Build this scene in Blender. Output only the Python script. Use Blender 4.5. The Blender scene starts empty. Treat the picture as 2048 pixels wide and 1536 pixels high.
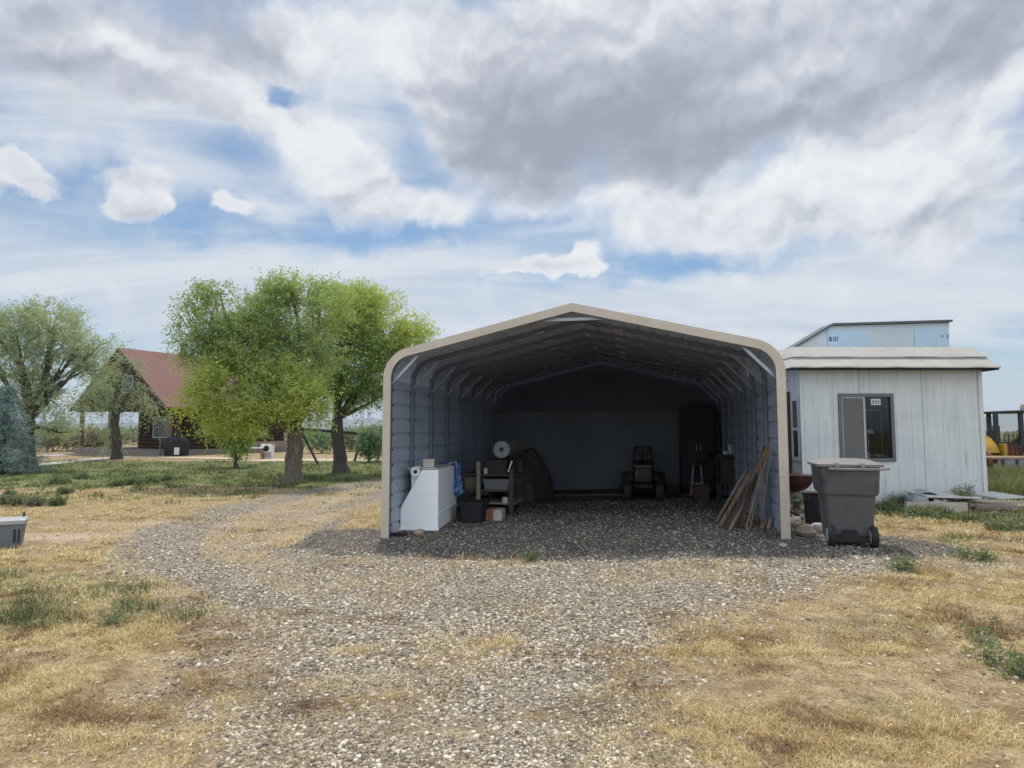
import bpy, math, random
import numpy as np
from mathutils import Vector, Matrix
R = math.radians
random.seed(7)
rng = np.random.default_rng(7)
scene = bpy.context.scene
col = scene.collection

EXPO, SUN_E, SKYK = 0.0, 3.6, (.80, .95, 1.02)
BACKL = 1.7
NST, NDR, NGR = (60000, 66000, 50000), (420000, 420000, 300000), (260000, 260000)
HAZE = (6e-5, 330)
# ------------------------------------------------------------------ camera geometry
FPX = 1280.0                      # focal length in pixels of the 2048 px wide photograph
CAMZ = 1.58
PITCH = math.atan(94 / FPX)
CP, SP = math.cos(PITCH), math.sin(PITCH)

def ray(px, py):
    u = (px - 1024) / FPX; v = (768 - py) / FPX
    return Vector((u, CP - v * SP, SP + v * CP))
def at(px, py, Y):
    d = ray(px, py); return Vector((0, 0, CAMZ)) + d * (Y / d.y)

def sstep(a, b, x):
    t = np.clip((np.asarray(x, float) - a) / (b - a), 0, 1); return t * t * (3 - 2 * t)

def hash2(ix, iy, s=0):
    h = (ix.astype(np.int64) * 374761393 + iy.astype(np.int64) * 668265263 + s * 974711) & 0x7fffffff
    h = ((h ^ (h >> 13)) * 1274126177) & 0x7fffffff
    return ((h ^ (h >> 16)) & 0xffff) / 65535.0
def vnoise(x, y, s=0):
    x = np.asarray(x, float); y = np.asarray(y, float)
    ix = np.floor(x); iy = np.floor(y); fx = x - ix; fy = y - iy
    fx = fx * fx * (3 - 2 * fx); fy = fy * fy * (3 - 2 * fy)
    a = hash2(ix, iy, s); b = hash2(ix + 1, iy, s); c = hash2(ix, iy + 1, s); d = hash2(ix + 1, iy + 1, s)
    return (a * (1 - fx) + b * fx) * (1 - fy) + (c * (1 - fx) + d * fx) * fy
def fbm(x, y, s=0, o=4):
    t = 0; a = .5; n = 0
    for k in range(o):
        t = t + a * vnoise(np.asarray(x) * 2 ** k, np.asarray(y) * 2 ** k, s + k); n += a; a *= .5
    return t / n

def gz(x, y):
    x = np.asarray(x, float); y = np.asarray(y, float)
    s = .17 * sstep(-2.3, 3.9, x) * sstep(3.5, 7.5, y) * (1 - sstep(22, 34, y))
    near = 1 - sstep(14, 22, y)
    return s + near * .045 * (fbm(x * .7, y * .7, 5, 3) - .5)
def G(px, py):
    d = ray(px, py); z = 0.0
    for _ in range(8):
        t = (z - CAMZ) / d.z; p = Vector((0, 0, CAMZ)) + d * t; z = float(gz(p.x, p.y))
    return Vector((p.x, p.y, z))

# ------------------------------------------------------------------ object helpers
def tag(o, label=None, cat=None, group=None, kind=None):
    if label: o['label'] = label
    if cat: o['category'] = cat
    if group: o['group'] = group
    if kind: o['kind'] = kind
    return o
def thing(name, label, cat, loc=(0, 0, 0), rz=0.0, group=None):
    o = bpy.data.objects.new(name, None); col.objects.link(o)
    o.location = loc; o.rotation_euler = (0, 0, rz); o.empty_display_size = .2
    return tag(o, label, cat, group)
def dup(o, parent=None):
    c = o.copy(); col.objects.link(c)
    if parent: c.parent = parent
    for ch in list(o.children): dup(ch, c)
    return c

class MB:
    def __init__(s): s.v = []; s.f = []; s.m = []; s.mi = 0
    def add(s, vs, fs, mi=None):
        b = len(s.v); s.v += [tuple(v) for v in vs]
        for f in fs: s.f.append(tuple(i + b for i in f)); s.m.append(s.mi if mi is None else mi)
    def box(s, c, size, rot=None, mi=None):
        hx, hy, hz = [k / 2 for k in size]
        P = [Vector((x, y, z)) for x in (-hx, hx) for y in (-hy, hy) for z in (-hz, hz)]
        if rot is not None: P = [rot @ p for p in P]
        c = Vector(c); P = [p + c for p in P]
        s.add(P, [(0, 1, 3, 2), (4, 6, 7, 5), (0, 4, 5, 1), (2, 3, 7, 6), (0, 2, 6, 4), (1, 5, 7, 3)], mi)
    def bb(s, x0, x1, y0, y1, z0, z1, mi=None):
        s.box(((x0 + x1) / 2, (y0 + y1) / 2, (z0 + z1) / 2), (x1 - x0, y1 - y0, z1 - z0), None, mi)
    def bar(s, p, q, w, h, up=(0, 0, 1), mi=None):
        p = Vector(p); q = Vector(q); d = (q - p); L = d.length; d.normalize()
        up = Vector(up)
        if abs(d.dot(up)) > .98: up = Vector((1, 0, 0))
        a = d.cross(up).normalized(); b = a.cross(d)
        s.box((p + q) / 2, (w, L, h), Matrix((a, d, b)).transposed(), mi)
    def tube(s, pts, rad, n=10, caps=True, mi=None, wob=0.0):
        pts = [Vector(p) for p in pts]
        if not hasattr(rad, '__len__'): rad = [rad] * len(pts)
        rings = []; vs = []
        ref = None
        for i, p in enumerate(pts):
            d = (pts[min(i + 1, len(pts) - 1)] - pts[max(i - 1, 0)]).normalized()
            if ref is None: ref = Vector((0, 0, 1)) if abs(d.z) < .9 else Vector((1, 0, 0))
            a = (ref - d * ref.dot(d)).normalized(); b = d.cross(a); ref = a
            for k in range(n):
                t = 2 * math.pi * k / n; r = rad[i] * (1 + wob * (random.random() - .5))
                vs.append(p + a * math.cos(t) * r + b * math.sin(t) * r)
        fs = []
        for i in range(len(pts) - 1):
            for k in range(n):
                fs.append((i * n + k, i * n + (k + 1) % n, (i + 1) * n + (k + 1) % n, (i + 1) * n + k))
        if caps:
            fs.append(tuple(range(n - 1, -1, -1))); fs.append(tuple((len(pts) - 1) * n + k for k in range(n)))
        s.add(vs, fs, mi)
    def lathe(s, prof, c=(0, 0, 0), n=20, axis='z', mi=None):
        vs = []; c = Vector(c)
        for (r, h) in prof:
            for k in range(n):
                t = 2 * math.pi * k / n; a, b = r * math.cos(t), r * math.sin(t)
                vs.append(c + (Vector((a, b, h)) if axis == 'z' else Vector((h, a, b)) if axis == 'x' else Vector((a, h, b))))
        fs = [(i * n + k, i * n + (k + 1) % n, (i + 1) * n + (k + 1) % n, (i + 1) * n + k) for i in range(len(prof) - 1) for k in range(n)]
        fs.append(tuple(range(n - 1, -1, -1))); fs.append(tuple((len(prof) - 1) * n + k for k in range(n)))
        s.add(vs, fs, mi)
    def loft(s, secs, caps=True, mi=None):
        n = len(secs[0]); vs = [p for q in secs for p in q]
        fs = [(i * n + k, i * n + (k + 1) % n, (i + 1) * n + (k + 1) % n, (i + 1) * n + k) for i in range(len(secs) - 1) for k in range(n)]
        if caps:
            fs.append(tuple(range(n - 1, -1, -1))); fs.append(tuple((len(secs) - 1) * n + k for k in range(n)))
        s.add(vs, fs, mi)
    def prism(s, poly, d, mi=None):          # poly: list of 3-D points, d: extrusion vector
        d = Vector(d); n = len(poly); P = [Vector(p) for p in poly]
        vs = P + [p + d for p in P]
        fs = [tuple(range(n - 1, -1, -1)), tuple(range(n, 2 * n))] + [(k, (k + 1) % n, n + (k + 1) % n, n + k) for k in range(n)]
        s.add(vs, fs, mi)
    def build(s, name, mats, parent=None, smooth=False, bevel=0.0, loc=None, rz=0.0):
        me = bpy.data.meshes.new(name); me.from_pydata(s.v, [], s.f); me.update()
        if not isinstance(mats, (list, tuple)): mats = [mats]
        for m in mats: me.materials.append(m)
        if len(mats) > 1: me.polygons.foreach_set('material_index', s.m)
        import bmesh
        bm = bmesh.new(); bm.from_mesh(me); bmesh.ops.recalc_face_normals(bm, faces=bm.faces); bm.to_mesh(me); bm.free()
        o = bpy.data.objects.new(name, me); col.objects.link(o)
        if parent: o.parent = parent
        if loc is not None: o.location = loc
        o.rotation_euler = (0, 0, rz)
        if smooth: me.polygons.foreach_set('use_smooth', [True] * len(me.polygons)); me.set_sharp_from_angle(angle=R(40))
        if bevel:
            b = o.modifiers.new('bevel', 'BEVEL'); b.width = bevel; b.segments = 2; b.limit_method = 'ANGLE'; b.angle_limit = R(35)
        return o

def rrect(x0, x1, y0, y1, r, z, n=4):
    out = []
    for (cx, cy, a0) in ((x1 - r, y1 - r, 0), (x0 + r, y1 - r, 90), (x0 + r, y0 + r, 180), (x1 - r, y0 + r, 270)):
        for k in range(n + 1):
            a = R(a0 + 90 * k / n); out.append((cx + r * math.cos(a), cy + r * math.sin(a), z))
    return out

def npmesh(name, V, F, mat, attrs=None, smooth=False, parent=None, mats=None):
    """V (n,3), F (m,k) numpy -> one mesh object, quick"""
    me = bpy.data.meshes.new(name); n, k = F.shape
    me.vertices.add(len(V)); me.vertices.foreach_set('co', np.ascontiguousarray(V, np.float32).ravel())
    me.loops.add(n * k); me.loops.foreach_set('vertex_index', np.ascontiguousarray(F, np.int32).ravel())
    me.polygons.add(n); me.polygons.foreach_set('loop_start', np.arange(0, n * k, k, dtype=np.int32))
    me.update(calc_edges=True)
    if smooth: me.polygons.foreach_set('use_smooth', np.ones(n, bool))
    for an, (typ, arr) in (attrs or {}).items():
        a = me.attributes.new(an, typ, 'POINT')
        a.data.foreach_set('color' if typ == 'FLOAT_COLOR' else 'value', np.ascontiguousarray(arr, np.float32).ravel())
    me.materials.append(mat)
    o = bpy.data.objects.new(name, me); col.objects.link(o)
    if parent: o.parent = parent
    return o

# ------------------------------------------------------------------ material helpers
class NT:
    def __init__(s, tree): s.t = tree; s.n = tree.nodes; s.l = tree.links
    def new(s, typ, **kw):
        n = s.n.new(typ)
        for k, v in kw.items():
            if k.startswith('i_'):
                key = k[2:]; key = int(key) if key.isdigit() else key
                s.set(n, key, v)
            else: setattr(n, k, v)
        return n
    def set(s, n, key, v):
        sock = n.inputs[key]
        if hasattr(v, 'is_output'): s.l.new(v, sock)
        elif hasattr(v, 'outputs'): s.l.new(v.outputs[0], sock)
        else:
            if sock.type == 'RGBA' and len(v) == 3: v = (*v, 1)
            sock.default_value = v
    def math(s, op, a, b=0.0, c=0.0, clamp=False):
        n = s.n.new('ShaderNodeMath'); n.operation = op; n.use_clamp = clamp
        s.set(n, 0, a); s.set(n, 1, b); s.set(n, 2, c); return n.outputs[0]
    def mix(s, f, a, b, blend='MIX'):
        n = s.n.new('ShaderNodeMix'); n.data_type = 'RGBA'; n.blend_type = blend
        for k, v in ((0, f), (6, a), (7, b)): s.set(n, k, v)
        return n.outputs[2]
    def noise(s, vec, scale, detail=4, rough=.55, dist=0.0, dim='3D'):
        n = s.n.new('ShaderNodeTexNoise'); n.noise_dimensions = dim
        if vec is not None: s.set(n, 'Vector', vec)
        s.set(n, 'Scale', scale); s.set(n, 'Detail', detail); s.set(n, 'Roughness', rough); s.set(n, 'Distortion', dist)
        return n.outputs[0]
    def ramp(s, f, stops, interp='LINEAR'):
        n = s.n.new('ShaderNodeValToRGB'); n.color_ramp.interpolation = interp
        e = n.color_ramp.elements
        while len(e) < len(stops): e.new(.5)
        for k, (p, c) in enumerate(stops): e[k].position = p; e[k].color = (*c, 1) if len(c) == 3 else c
        s.set(n, 0, f); return n.outputs[0]
    def sst(s, x, a, b):
        n = s.n.new('ShaderNodeMapRange'); n.interpolation_type = 'SMOOTHSTEP'
        s.set(n, 0, x); s.set(n, 1, a); s.set(n, 2, b); s.set(n, 3, 0.0); s.set(n, 4, 1.0); return n.outputs[0]

def newmat(name):
    m = bpy.data.materials.new(name); m.use_nodes = True; t = NT(m.node_tree)
    p = t.n['Principled BSDF']; return m, t, p

def mat(name, c, rough=.6, metal=0.0, var=.25, scale=6.0, bump=.0, bscale=40.0, c2=None, stretch=None, spec=.4, dirt=None):
    """plain weathered surface: base colour varied by two scales of noise, an optional second colour in patches, bump"""
    m, t, p = newmat(name)
    tc = t.new('ShaderNodeTexCoord'); vec = tc.outputs['Object']
    if stretch:
        mp = t.new('ShaderNodeMapping'); t.set(mp, 0, vec); mp.inputs['Scale'].default_value = stretch; vec = mp.outputs[0]
    n1 = t.noise(vec, scale, 6, .6); n2 = t.noise(vec, scale * 7, 3, .6)
    s = t.math('ADD', t.math('MULTIPLY', n1, .65), t.math('MULTIPLY', n2, .35))
    lo = tuple(k * (1 - var) for k in c); hi = tuple(min(1, k * (1 + var)) for k in c)
    cc = t.ramp(s, [(.3, lo), (.7, hi)])
    if c2 is not None:
        cc = t.mix(t.sst(t.noise(vec, scale * .6, 8, .7, .4), .52, .66), cc, c2)
    if dirt is not None:
        cc = t.mix(t.math('MULTIPLY', t.sst(t.noise(vec, scale * 2.3, 8, .7), .55, .75), .7), cc, dirt)
    t.set(p, 'Base Color', cc); t.set(p, 'Metallic', metal)
    t.set(p, 'Roughness', t.math('ADD', t.math('MULTIPLY', n2, .2), rough - .1)); t.set(p, 'Specular IOR Level', spec)
    if bump:
        b = t.new('ShaderNodeBump'); t.set(b, 'Height', t.noise(vec, bscale, 4, .6)); b.inputs['Strength'].default_value = bump; b.inputs['Distance'].default_value = .01
        t.set(p, 'Normal', b.outputs[0])
    return m

M = {}
M['galv'] = mat('galvanised_steel', (.14, .17, .215), .5, .15, .2, 3, dirt=(.10, .12, .14))
M['galv_bright'] = mat('bright_galvanised_tube', (.34, .38, .44), .4, .4, .15, 4)
M['strut_steel'] = mat('shaded_brace_steel', (.27, .31, .37), .5, .2, .15, 4)
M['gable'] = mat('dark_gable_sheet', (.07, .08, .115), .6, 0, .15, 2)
M['sheet'] = mat('painted_steel_sheet', (.37, .425, .50), .45, .1, .14, 1.2, dirt=(.30, .345, .40))
M['roof_sheet'] = mat('underside_of_steel_roof_sheet', (.60, .67, .80), .5, .1, .15, 1.0)
M['tan_trim'] = mat('tan_steel_trim', (.50, .44, .365), .5, 0, .1, 3, dirt=(.40, .35, .29))
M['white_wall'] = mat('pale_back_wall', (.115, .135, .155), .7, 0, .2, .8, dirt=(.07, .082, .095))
M['primer'] = mat('pinkish_rusty_bracket', (.36, .32, .33), .7, 0, .25, 12)
M['dark'] = mat('near_black_plastic', (.012, .013, .015), .55, 0, .3, 8)
M['black_rubber'] = mat('black_rubber', (.018, .018, .019), .75, 0, .3, 20, .2, 60)
M['hub'] = mat('grey_wheel_hub', (.33, .34, .35), .5, 0, .2, 20)
M['bin_grey'] = mat('sun_faded_grey_plastic', (.076, .076, .078), .5, 0, .25, 3, .05, 90, c2=(.045, .046, .05), dirt=(.045, .046, .05))
M['bin_lid'] = mat('dusty_grey_lid_plastic', (.20, .19, .178), .55, 0, .15, 5, .05, 90)
M['alu'] = mat('dull_aluminium', (.34, .34, .35), .4, .5, .2, 12)
M['dark_alu'] = mat('bronze_grey_window_frame', (.12, .125, .13), .5, .2, .2, 12)
M['cream_frame'] = mat('off_white_window_frame', (.5, .51, .52), .5, 0, .12, 9)
M['blind'] = mat('grey_insect_screen', (.125, .127, .125), .8, 0, .1, 3)
M['sticker'] = mat('paper_sticker', (.45, .5, .5), .7, 0, .15, 60)
M['ink'] = mat('dark_print', (.1, .14, .2), .8, 0, .2, 30)
M['roll_roof'] = mat('mineral_felt_roofing', (.40, .38, .345), .9, 0, .14, 2.2, .3, 300, dirt=(.30, .285, .26))
M['dark_soffit'] = mat('dark_weathered_timber', (.035, .035, .036), .8, 0, .3, 6)
M['loft_wall'] = mat('pale_building_wrap', (.47, .55, .60), .7, 0, .08, 2, dirt=(.43, .48, .5))
M['foam_blue'] = mat('light_blue_foam_board', (.42, .56, .69), .8, 0, .08, 3)
M['loft_roof'] = mat('dark_grey_roof_edge', (.09, .105, .115), .7, 0, .2, 5)
M['brown_wood'] = mat('dark_brown_stained_wood', (.075, .05, .035), .75, 0, .3, 5, .2, 60, stretch=(6, 6, .6))
M['board'] = mat('weathered_brown_board', (.25, .165, .10), .8, 0, .35, 3, .3, 70, c2=(.13, .085, .055), stretch=(8, 8, .7))
M['board_dark'] = mat('dark_weathered_board', (.07, .052, .04), .85, 0, .35, 3, .3, 70, stretch=(8, 8, .7))
M['board_grey'] = mat('silvery_weathered_board', (.24, .205, .165), .85, 0, .3, 3, .3, 70, c2=(.12, .10, .08), stretch=(3, 3, 3))
M['lumber'] = mat('sun_bleached_lumber', (.46, .41, .33), .85, 0, .25, 3, .25, 60, c2=(.3, .26, .2), stretch=(1, 6, 6))
M['white_panel'] = mat('off_white_panel', (.5, .49, .45), .7, 0, .15, 2, dirt=(.34, .32, .28))
M['tank'] = mat('white_enamelled_steel', (.83, .87, .88), .35, 0, .05, 2, dirt=(.70, .73, .73))
M['white_paper'] = mat('white_paper_roll', (.72, .74, .75), .85, 0, .06, 9)
M['cardboard'] = mat('pale_cardboard', (.44, .40, .35), .85, 0, .15, 9)
M['blue_tarp'] = mat('blue_plastic_tarp', (.05, .11, .30), .45, 0, .4, 14, .5, 25, c2=(.42, .50, .60))
M['grey_tote'] = mat('grey_plastic_tote', (.12, .13, .145), .5, 0, .15, 5)
M['redwood'] = mat('reddish_wooden_crate', (.23, .11, .075), .8, 0, .3, 8, stretch=(1, 6, 6))
M['foam_roll'] = mat('white_foam_roll', (.20, .22, .23), .85, 0, .1, 8)
M['brown_tarp'] = mat('dusty_brown_tarp', (.06, .045, .035), .8, 0, .4, 3, .6, 9)
M['kraft'] = mat('brown_kraft_wrap', (.14, .12, .095), .8, 0, .2, 6)
M['mower'] = mat('dark_green_mower_paint', (.008, .012, .01), .6, 0, .3, 6)
M['mower_yellow'] = mat('yellow_mower_seat', (.16, .135, .045), .5, 0, .2, 6)
M['bench'] = mat('dark_bench_timber', (.034, .032, .033), .8, 0, .3, 5)
M['bottle'] = mat('white_plastic_bottle', (.45, .48, .5), .4, 0, .1, 20)
M['maroon'] = mat('dark_red_enamel', (.032, .007, .01), .35, 0, .3, 7, dirt=(.035, .012, .012))
M['steel_white'] = mat('white_painted_tube', (.6, .6, .58), .5, 0, .1, 10)
M['stone'] = mat('tan_field_stone', (.36, .28, .21), .9, 0, .25, 9, .5, 20)
M['grey_stone'] = mat('pale_grey_stone', (.38, .36, .33), .9, 0, .25, 9, .5, 20)
M['cooler'] = mat('blue_grey_tote_plastic', (.13, .145, .16), .5, 0, .15, 5)
M['cooler_lid'] = mat('pale_grey_tote_lid', (.36, .37, .38), .5, 0, .12, 5)
M['tractor_yellow'] = mat('faded_yellow_paint', (.42, .25, .035), .5, 0, .25, 5, dirt=(.25, .14, .05))
M['tractor_rust'] = mat('rusty_orange_grille', (.20, .085, .035), .7, 0, .35, 8, dirt=(.09, .04, .025))
M['tractor_black'] = mat('black_painted_steel', (.02, .024, .03), .5, 0, .3, 6)
M['beacon'] = mat('dusty_amber_beacon', (.42, .33, .27), .5, 0, .15, 20)
M['purple_grey'] = mat('weathered_trailer_side', (.22, .2, .22), .8, 0, .3, 4)
M['metal_blue'] = mat('pale_blue_sheet_metal', (.30, .37, .43), .45, .2, .2, 4, dirt=(.2, .23, .25))
M['log'] = mat('dark_stained_log', (.05, .029, .02), .75, 0, .35, 3, .3, 30, stretch=(.5, .5, 5))
M['red_roof'] = mat('faded_red_metal_roof', (.185, .088, .077), .85, 0, .08, .6)
M['chimney'] = mat('sooty_flue', (.04, .04, .045), .6, .2, .2, 6)
M['house_post'] = mat('grey_brown_post', (.16, .12, .09), .8, 0, .3, 5)
M['concrete'] = mat('worn_concrete', (.40, .385, .36), .9, 0, .15, 2, .3, 40)
M['brick_base'] = mat('reddish_plinth', (.34, .22, .17), .85, 0, .2, 4)
M['house_trim'] = mat('pale_blue_grey_trim', (.34, .40, .44), .6, 0, .1, 5)
M['black_cloth'] = mat('black_grill_cover', (.014, .015, .017), .6, 0, .3, 6)
M['white_enamel'] = mat('white_enamel_panel', (.7, .71, .7), .4, 0, .06, 5)
M['wire_fence'] = mat('grey_weathered_timber', (.2, .18, .16), .85, 0, .25, 4)

def glass(name, c=(.02, .025, .03), rough=.06):
    m, t, p = newmat(name); t.set(p, 'Base Color', (*c, 1)); t.set(p, 'Roughness', rough); t.set(p, 'Specular IOR Level', .6); return m
M['glass'] = glass('dark_window_glass')
M['glass_sky'] = glass('reflective_window_glass', (.08, .1, .1), .12)
def clear_glass(name):
    m, t, p = newmat(name); out = t.n['Material Output']
    tr = t.new('ShaderNodeBsdfTransparent'); tr.inputs[0].default_value = (.75, .8, .8, 1)
    gl = t.new('ShaderNodeBsdfGlossy'); gl.inputs['Roughness'].default_value = .03; gl.inputs[0].default_value = (.9, .9, .9, 1)
    fr = t.new('ShaderNodeFresnel'); fr.inputs[0].default_value = 1.3
    mx = t.new('ShaderNodeMixShader'); t.set(mx, 0, fr.outputs[0]); t.l.new(tr.outputs[0], mx.inputs[1]); t.l.new(gl.outputs[0], mx.inputs[2])
    t.l.new(mx.outputs[0], out.inputs[0]); return m
M['clear'] = clear_glass('window_glass')

# ------------------------------------------------------------------ camera, sun, sky
cam = bpy.data.cameras.new('camera'); co = bpy.data.objects.new('camera', cam); col.objects.link(co)
co.location = (0, 0, CAMZ); co.rotation_euler = (R(90) + PITCH, 0, 0)
cam.sensor_width = 36; cam.lens = 36 * FPX / 2048; cam.clip_end = 40000; cam.clip_start = .05
scene.camera = co
scene.view_settings.view_transform = 'Standard'; scene.view_settings.look = 'None'
scene.view_settings.exposure = EXPO; scene.view_settings.gamma = 1
scene.cycles.use_denoising = True
scene.cycles.max_bounces = 8; scene.cycles.diffuse_bounces = 4; scene.cycles.transparent_max_bounces = 8
scene.cycles.sample_clamp_indirect = 4

SUN_EL, SUN_AZ = R(63), R(-8)          # azimuth from +Y towards +X
sd = Vector((math.sin(SUN_AZ) * math.cos(SUN_EL), math.cos(SUN_AZ) * math.cos(SUN_EL), math.sin(SUN_EL)))
sun = bpy.data.lights.new('sun', 'SUN'); sun.energy = SUN_E; sun.angle = R(3.0); sun.color = (1, .955, .88)
so = bpy.data.objects.new('sun', sun); col.objects.link(so); so.rotation_euler = (-sd).to_track_quat('-Z', 'Y').to_euler()

w = bpy.data.worlds.new('World'); scene.world = w; w.use_nodes = True
t = NT(w.node_tree); bg = t.n['Background']
sky = t.new('ShaderNodeTexSky', sky_type='NISHITA'); sky.sun_disc = False; sky.sun_elevation = SUN_EL; sky.sun_rotation = SUN_AZ
sky.air_density = 1.0; sky.dust_density = .6; sky.ozone_density = 1.2
tc = t.new('ShaderNodeTexCoord'); D = tc.outputs['Generated']
sx = t.new('ShaderNodeSeparateXYZ'); t.set(sx, 0, D)
az = t.math('ARCTAN2', sx.outputs[0], sx.outputs[1]); el = t.math('ARCSINE', sx.outputs[2])
cb = t.new('ShaderNodeCombineXYZ'); t.set(cb, 0, az); t.set(cb, 1, el)
# flat cloud-layer coordinates for the streaky veil (perspective towards the horizon)
zz = t.math('ADD', t.math('MAXIMUM', sx.outputs[2], 0.0), .16)
cl = t.new('ShaderNodeCombineXYZ'); t.set(cl, 0, t.math('DIVIDE', sx.outputs[0], zz)); t.set(cl, 1, t.math('DIVIDE', sx.outputs[1], zz))
# warped coordinates for ragged cloud edges
def warp(vec, scale, amt, detail=5, seed=0.0):
    n = t.new('ShaderNodeTexNoise', noise_dimensions='2D'); mp = t.new('ShaderNodeMapping'); t.set(mp, 0, vec); mp.inputs['Location'].default_value = (seed, seed * .7, seed * 1.3)
    t.set(n, 'Vector', mp.outputs[0]); t.set(n, 'Scale', scale); t.set(n, 'Detail', detail); t.set(n, 'Roughness', .58)
    s = t.new('ShaderNodeVectorMath', operation='SUBTRACT'); t.set(s, 0, n.outputs['Color']); s.inputs[1].default_value = (.5, .5, .5)
    m = t.new('ShaderNodeVectorMath', operation='MULTIPLY'); t.set(m, 0, s.outputs[0]); m.inputs[1].default_value = (amt, amt * .8, 0)
    a = t.new('ShaderNodeVectorMath', operation='ADD'); t.set(a, 0, vec); t.set(a, 1, m.outputs[0]); return a.outputs[0]
W1 = warp(warp(cb.outputs[0], 4.0, .045, 3, 2.0), 16.0, .06, 7, 5.0)       # cumulus edges
W2 = warp(cb.outputs[0], 4.0, .16, 5, 9.0)                                # soft shading / veil

def ang(px, py):
    d = ray(px, py).normalized(); return math.atan2(d.x, d.y), math.asin(d.z)
def blob(vec, cx, cy, rx, ry, rot=0.0):
    a, e = ang(cx, cy)
    ax = (ang(cx + rx, cy)[0] - ang(cx - rx, cy)[0]) / 2; ey = (ang(cx, cy - ry)[1] - ang(cx, cy + ry)[1]) / 2
    mp = t.new('ShaderNodeMapping', vector_type='TEXTURE'); t.set(mp, 0, vec)
    mp.inputs['Location'].default_value = (a, e, 0); mp.inputs['Rotation'].default_value = (0, 0, R(rot)); mp.inputs['Scale'].default_value = (ax, ey, 1)
    g = t.new('ShaderNodeTexGradient', gradient_type='SPHERICAL'); t.set(g, 0, mp.outputs[0]); return g.outputs['Fac']
def field(vec, blobs):
    s = None
    for b in blobs:
        g = t.math('MULTIPLY', blob(vec, *b[:5]), b[5])
        s = g if s is None else t.math('ADD', s, g)
    return s
# blob: centre x, y, radius x, y (2048 px photo units turned into sky angles), tilt, weight
CUM = [(1180, 190, 430, 250, 0, 1.7), (1500, 220, 360, 200, 8, 1.6), (1010, 310, 200, 140, -10, 1.4), (1840, 100, 420, 230, 8, 1.7),
       (1330, 30, 560, 160, 0, 1.7), (1300, 425, 300, 95, -3, 1.5), (1590, 420, 320, 120, 10, 1.5), (1850, 330, 360, 160, 16, 1.5),
       (1930, 440, 280, 100, 14, 1.4), (1490, 487, 70, 38, 0, 1.2), (670, 300, 150, 120, -20, 1.6), (770, 385, 190, 85, -12, 1.6), (620, 250, 110, 80, 0, 1.2),
       (880, 410, 110, 60, 0, 1.0), (140, 80, 430, 190, 0, 1.6), (400, 170, 240, 110, -8, 1.5), (540, 80, 210, 150, 0, 1.3), (450, 195, 120, 55, 0, 1.0),
       (770, 70, 260, 160, 0, 1.2), (900, 170, 130, 200, 20, 1.0), (5, 322, 75, 44, 0, 2.2), (55, 352, 80, 40, -20, 2.0), (15, 368, 120, 28, 0, 1.6), (232, 378, 66, 52, 0, 2.0), (292, 366, 78, 58, 0, 2.2), (325, 412, 52, 30, 0, 1.8), (220, 414, 62, 34, 0, 1.8), (268, 426, 110, 24, 0, 1.5), (455, 405, 44, 32, 0, 2.2), (492, 414, 40, 25, 0, 2.0), (470, 426, 58, 16, 0, 1.4),
       (1100, 532, 120, 28, 2, 2.2), (1162, 512, 52, 34, 0, 2.2), (1080, 518, 50, 20, 0, 1.6), (1012, 533, 62, 22, 0, 1.8), (1195, 534, 50, 18, 0, 1.8), (1110, 546, 130, 12, 0, 1.2)]
GAP = [(560, 190, 60, 36, 0, 1.6), (612, 150, 30, 70, 0, .6), (830, 290, 60, 190, 32, 1.0), (330, 250, 260, 50, -10, .4)]
SHD = [(1120, 285, 300, 110, -4, .4), (1130, 270, 430, 170, -4, 1.05), (1420, 240, 380, 170, 5, .75), (1830, 120, 360, 170, 10, 1.0), (1280, 120, 520, 230, 0, .85), (1560, 260, 260, 90, 5, .45), (1020, 340, 210, 90, 0, .7),
       (1930, 430, 260, 75, 16, .65), (1290, 330, 330, 70, 5, .5), (90, 130, 320, 150, 0, .95), (330, 30, 380, 130, 0, .9), (560, 120, 220, 110, 0, .55),
       (700, 410, 190, 42, -8, .5), (262, 418, 105, 34, 0, .55), (30, 362, 110, 28, 0, .45), (1990, 60, 260, 140, 0, .6), (1100, 545, 150, 20, 0, .4),
       (420, 225, 190, 50, -8, .35), (1560, 455, 200, 40, 6, .35), (950, 180, 200, 240, 10, .3)]
LIT = [(1330, 400, 330, 50, 4, .35), (1720, 310, 240, 60, 18, .35), (1560, 160, 190, 60, 14, .45), (2000, 210, 150, 60, 14, .5), (240, 90, 130, 50, -14, .6), (440, 165, 150, 45, -10, .5),
       (640, 290, 130, 90, 0, .3), (840, 370, 110, 45, 0, .3), (700, 40, 150, 110, 0, .35)]
VEIL = [(1024, 660, 1700, 170, 0, .75), (300, 560, 800, 130, -4, .6), (1500, 640, 900, 110, 4, .5), (1850, 560, 420, 130, 0, .5), (560, 330, 110, 200, -28, .35), (150, 250, 300, 90, 8, .5),
        (900, 200, 460, 280, 0, .55), (330, 210, 320, 80, -6, .5), (780, 560, 420, 80, 8, .4), (330, 300, 420, 60, -25, .30)]
BLUE = [(1330, 548, 330, 52, 2, .85), (480, 270, 80, 110, 30, .35), (160, 330, 130, 60, 0, .4), (400, 440, 260, 36, 6, .35), (820, 465, 240, 42, 3, .6), (1045, 420, 130, 40, 0, .6), (560, 190, 70, 45, 0, .5), (840, 290, 60, 190, 32, .4)]
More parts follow.
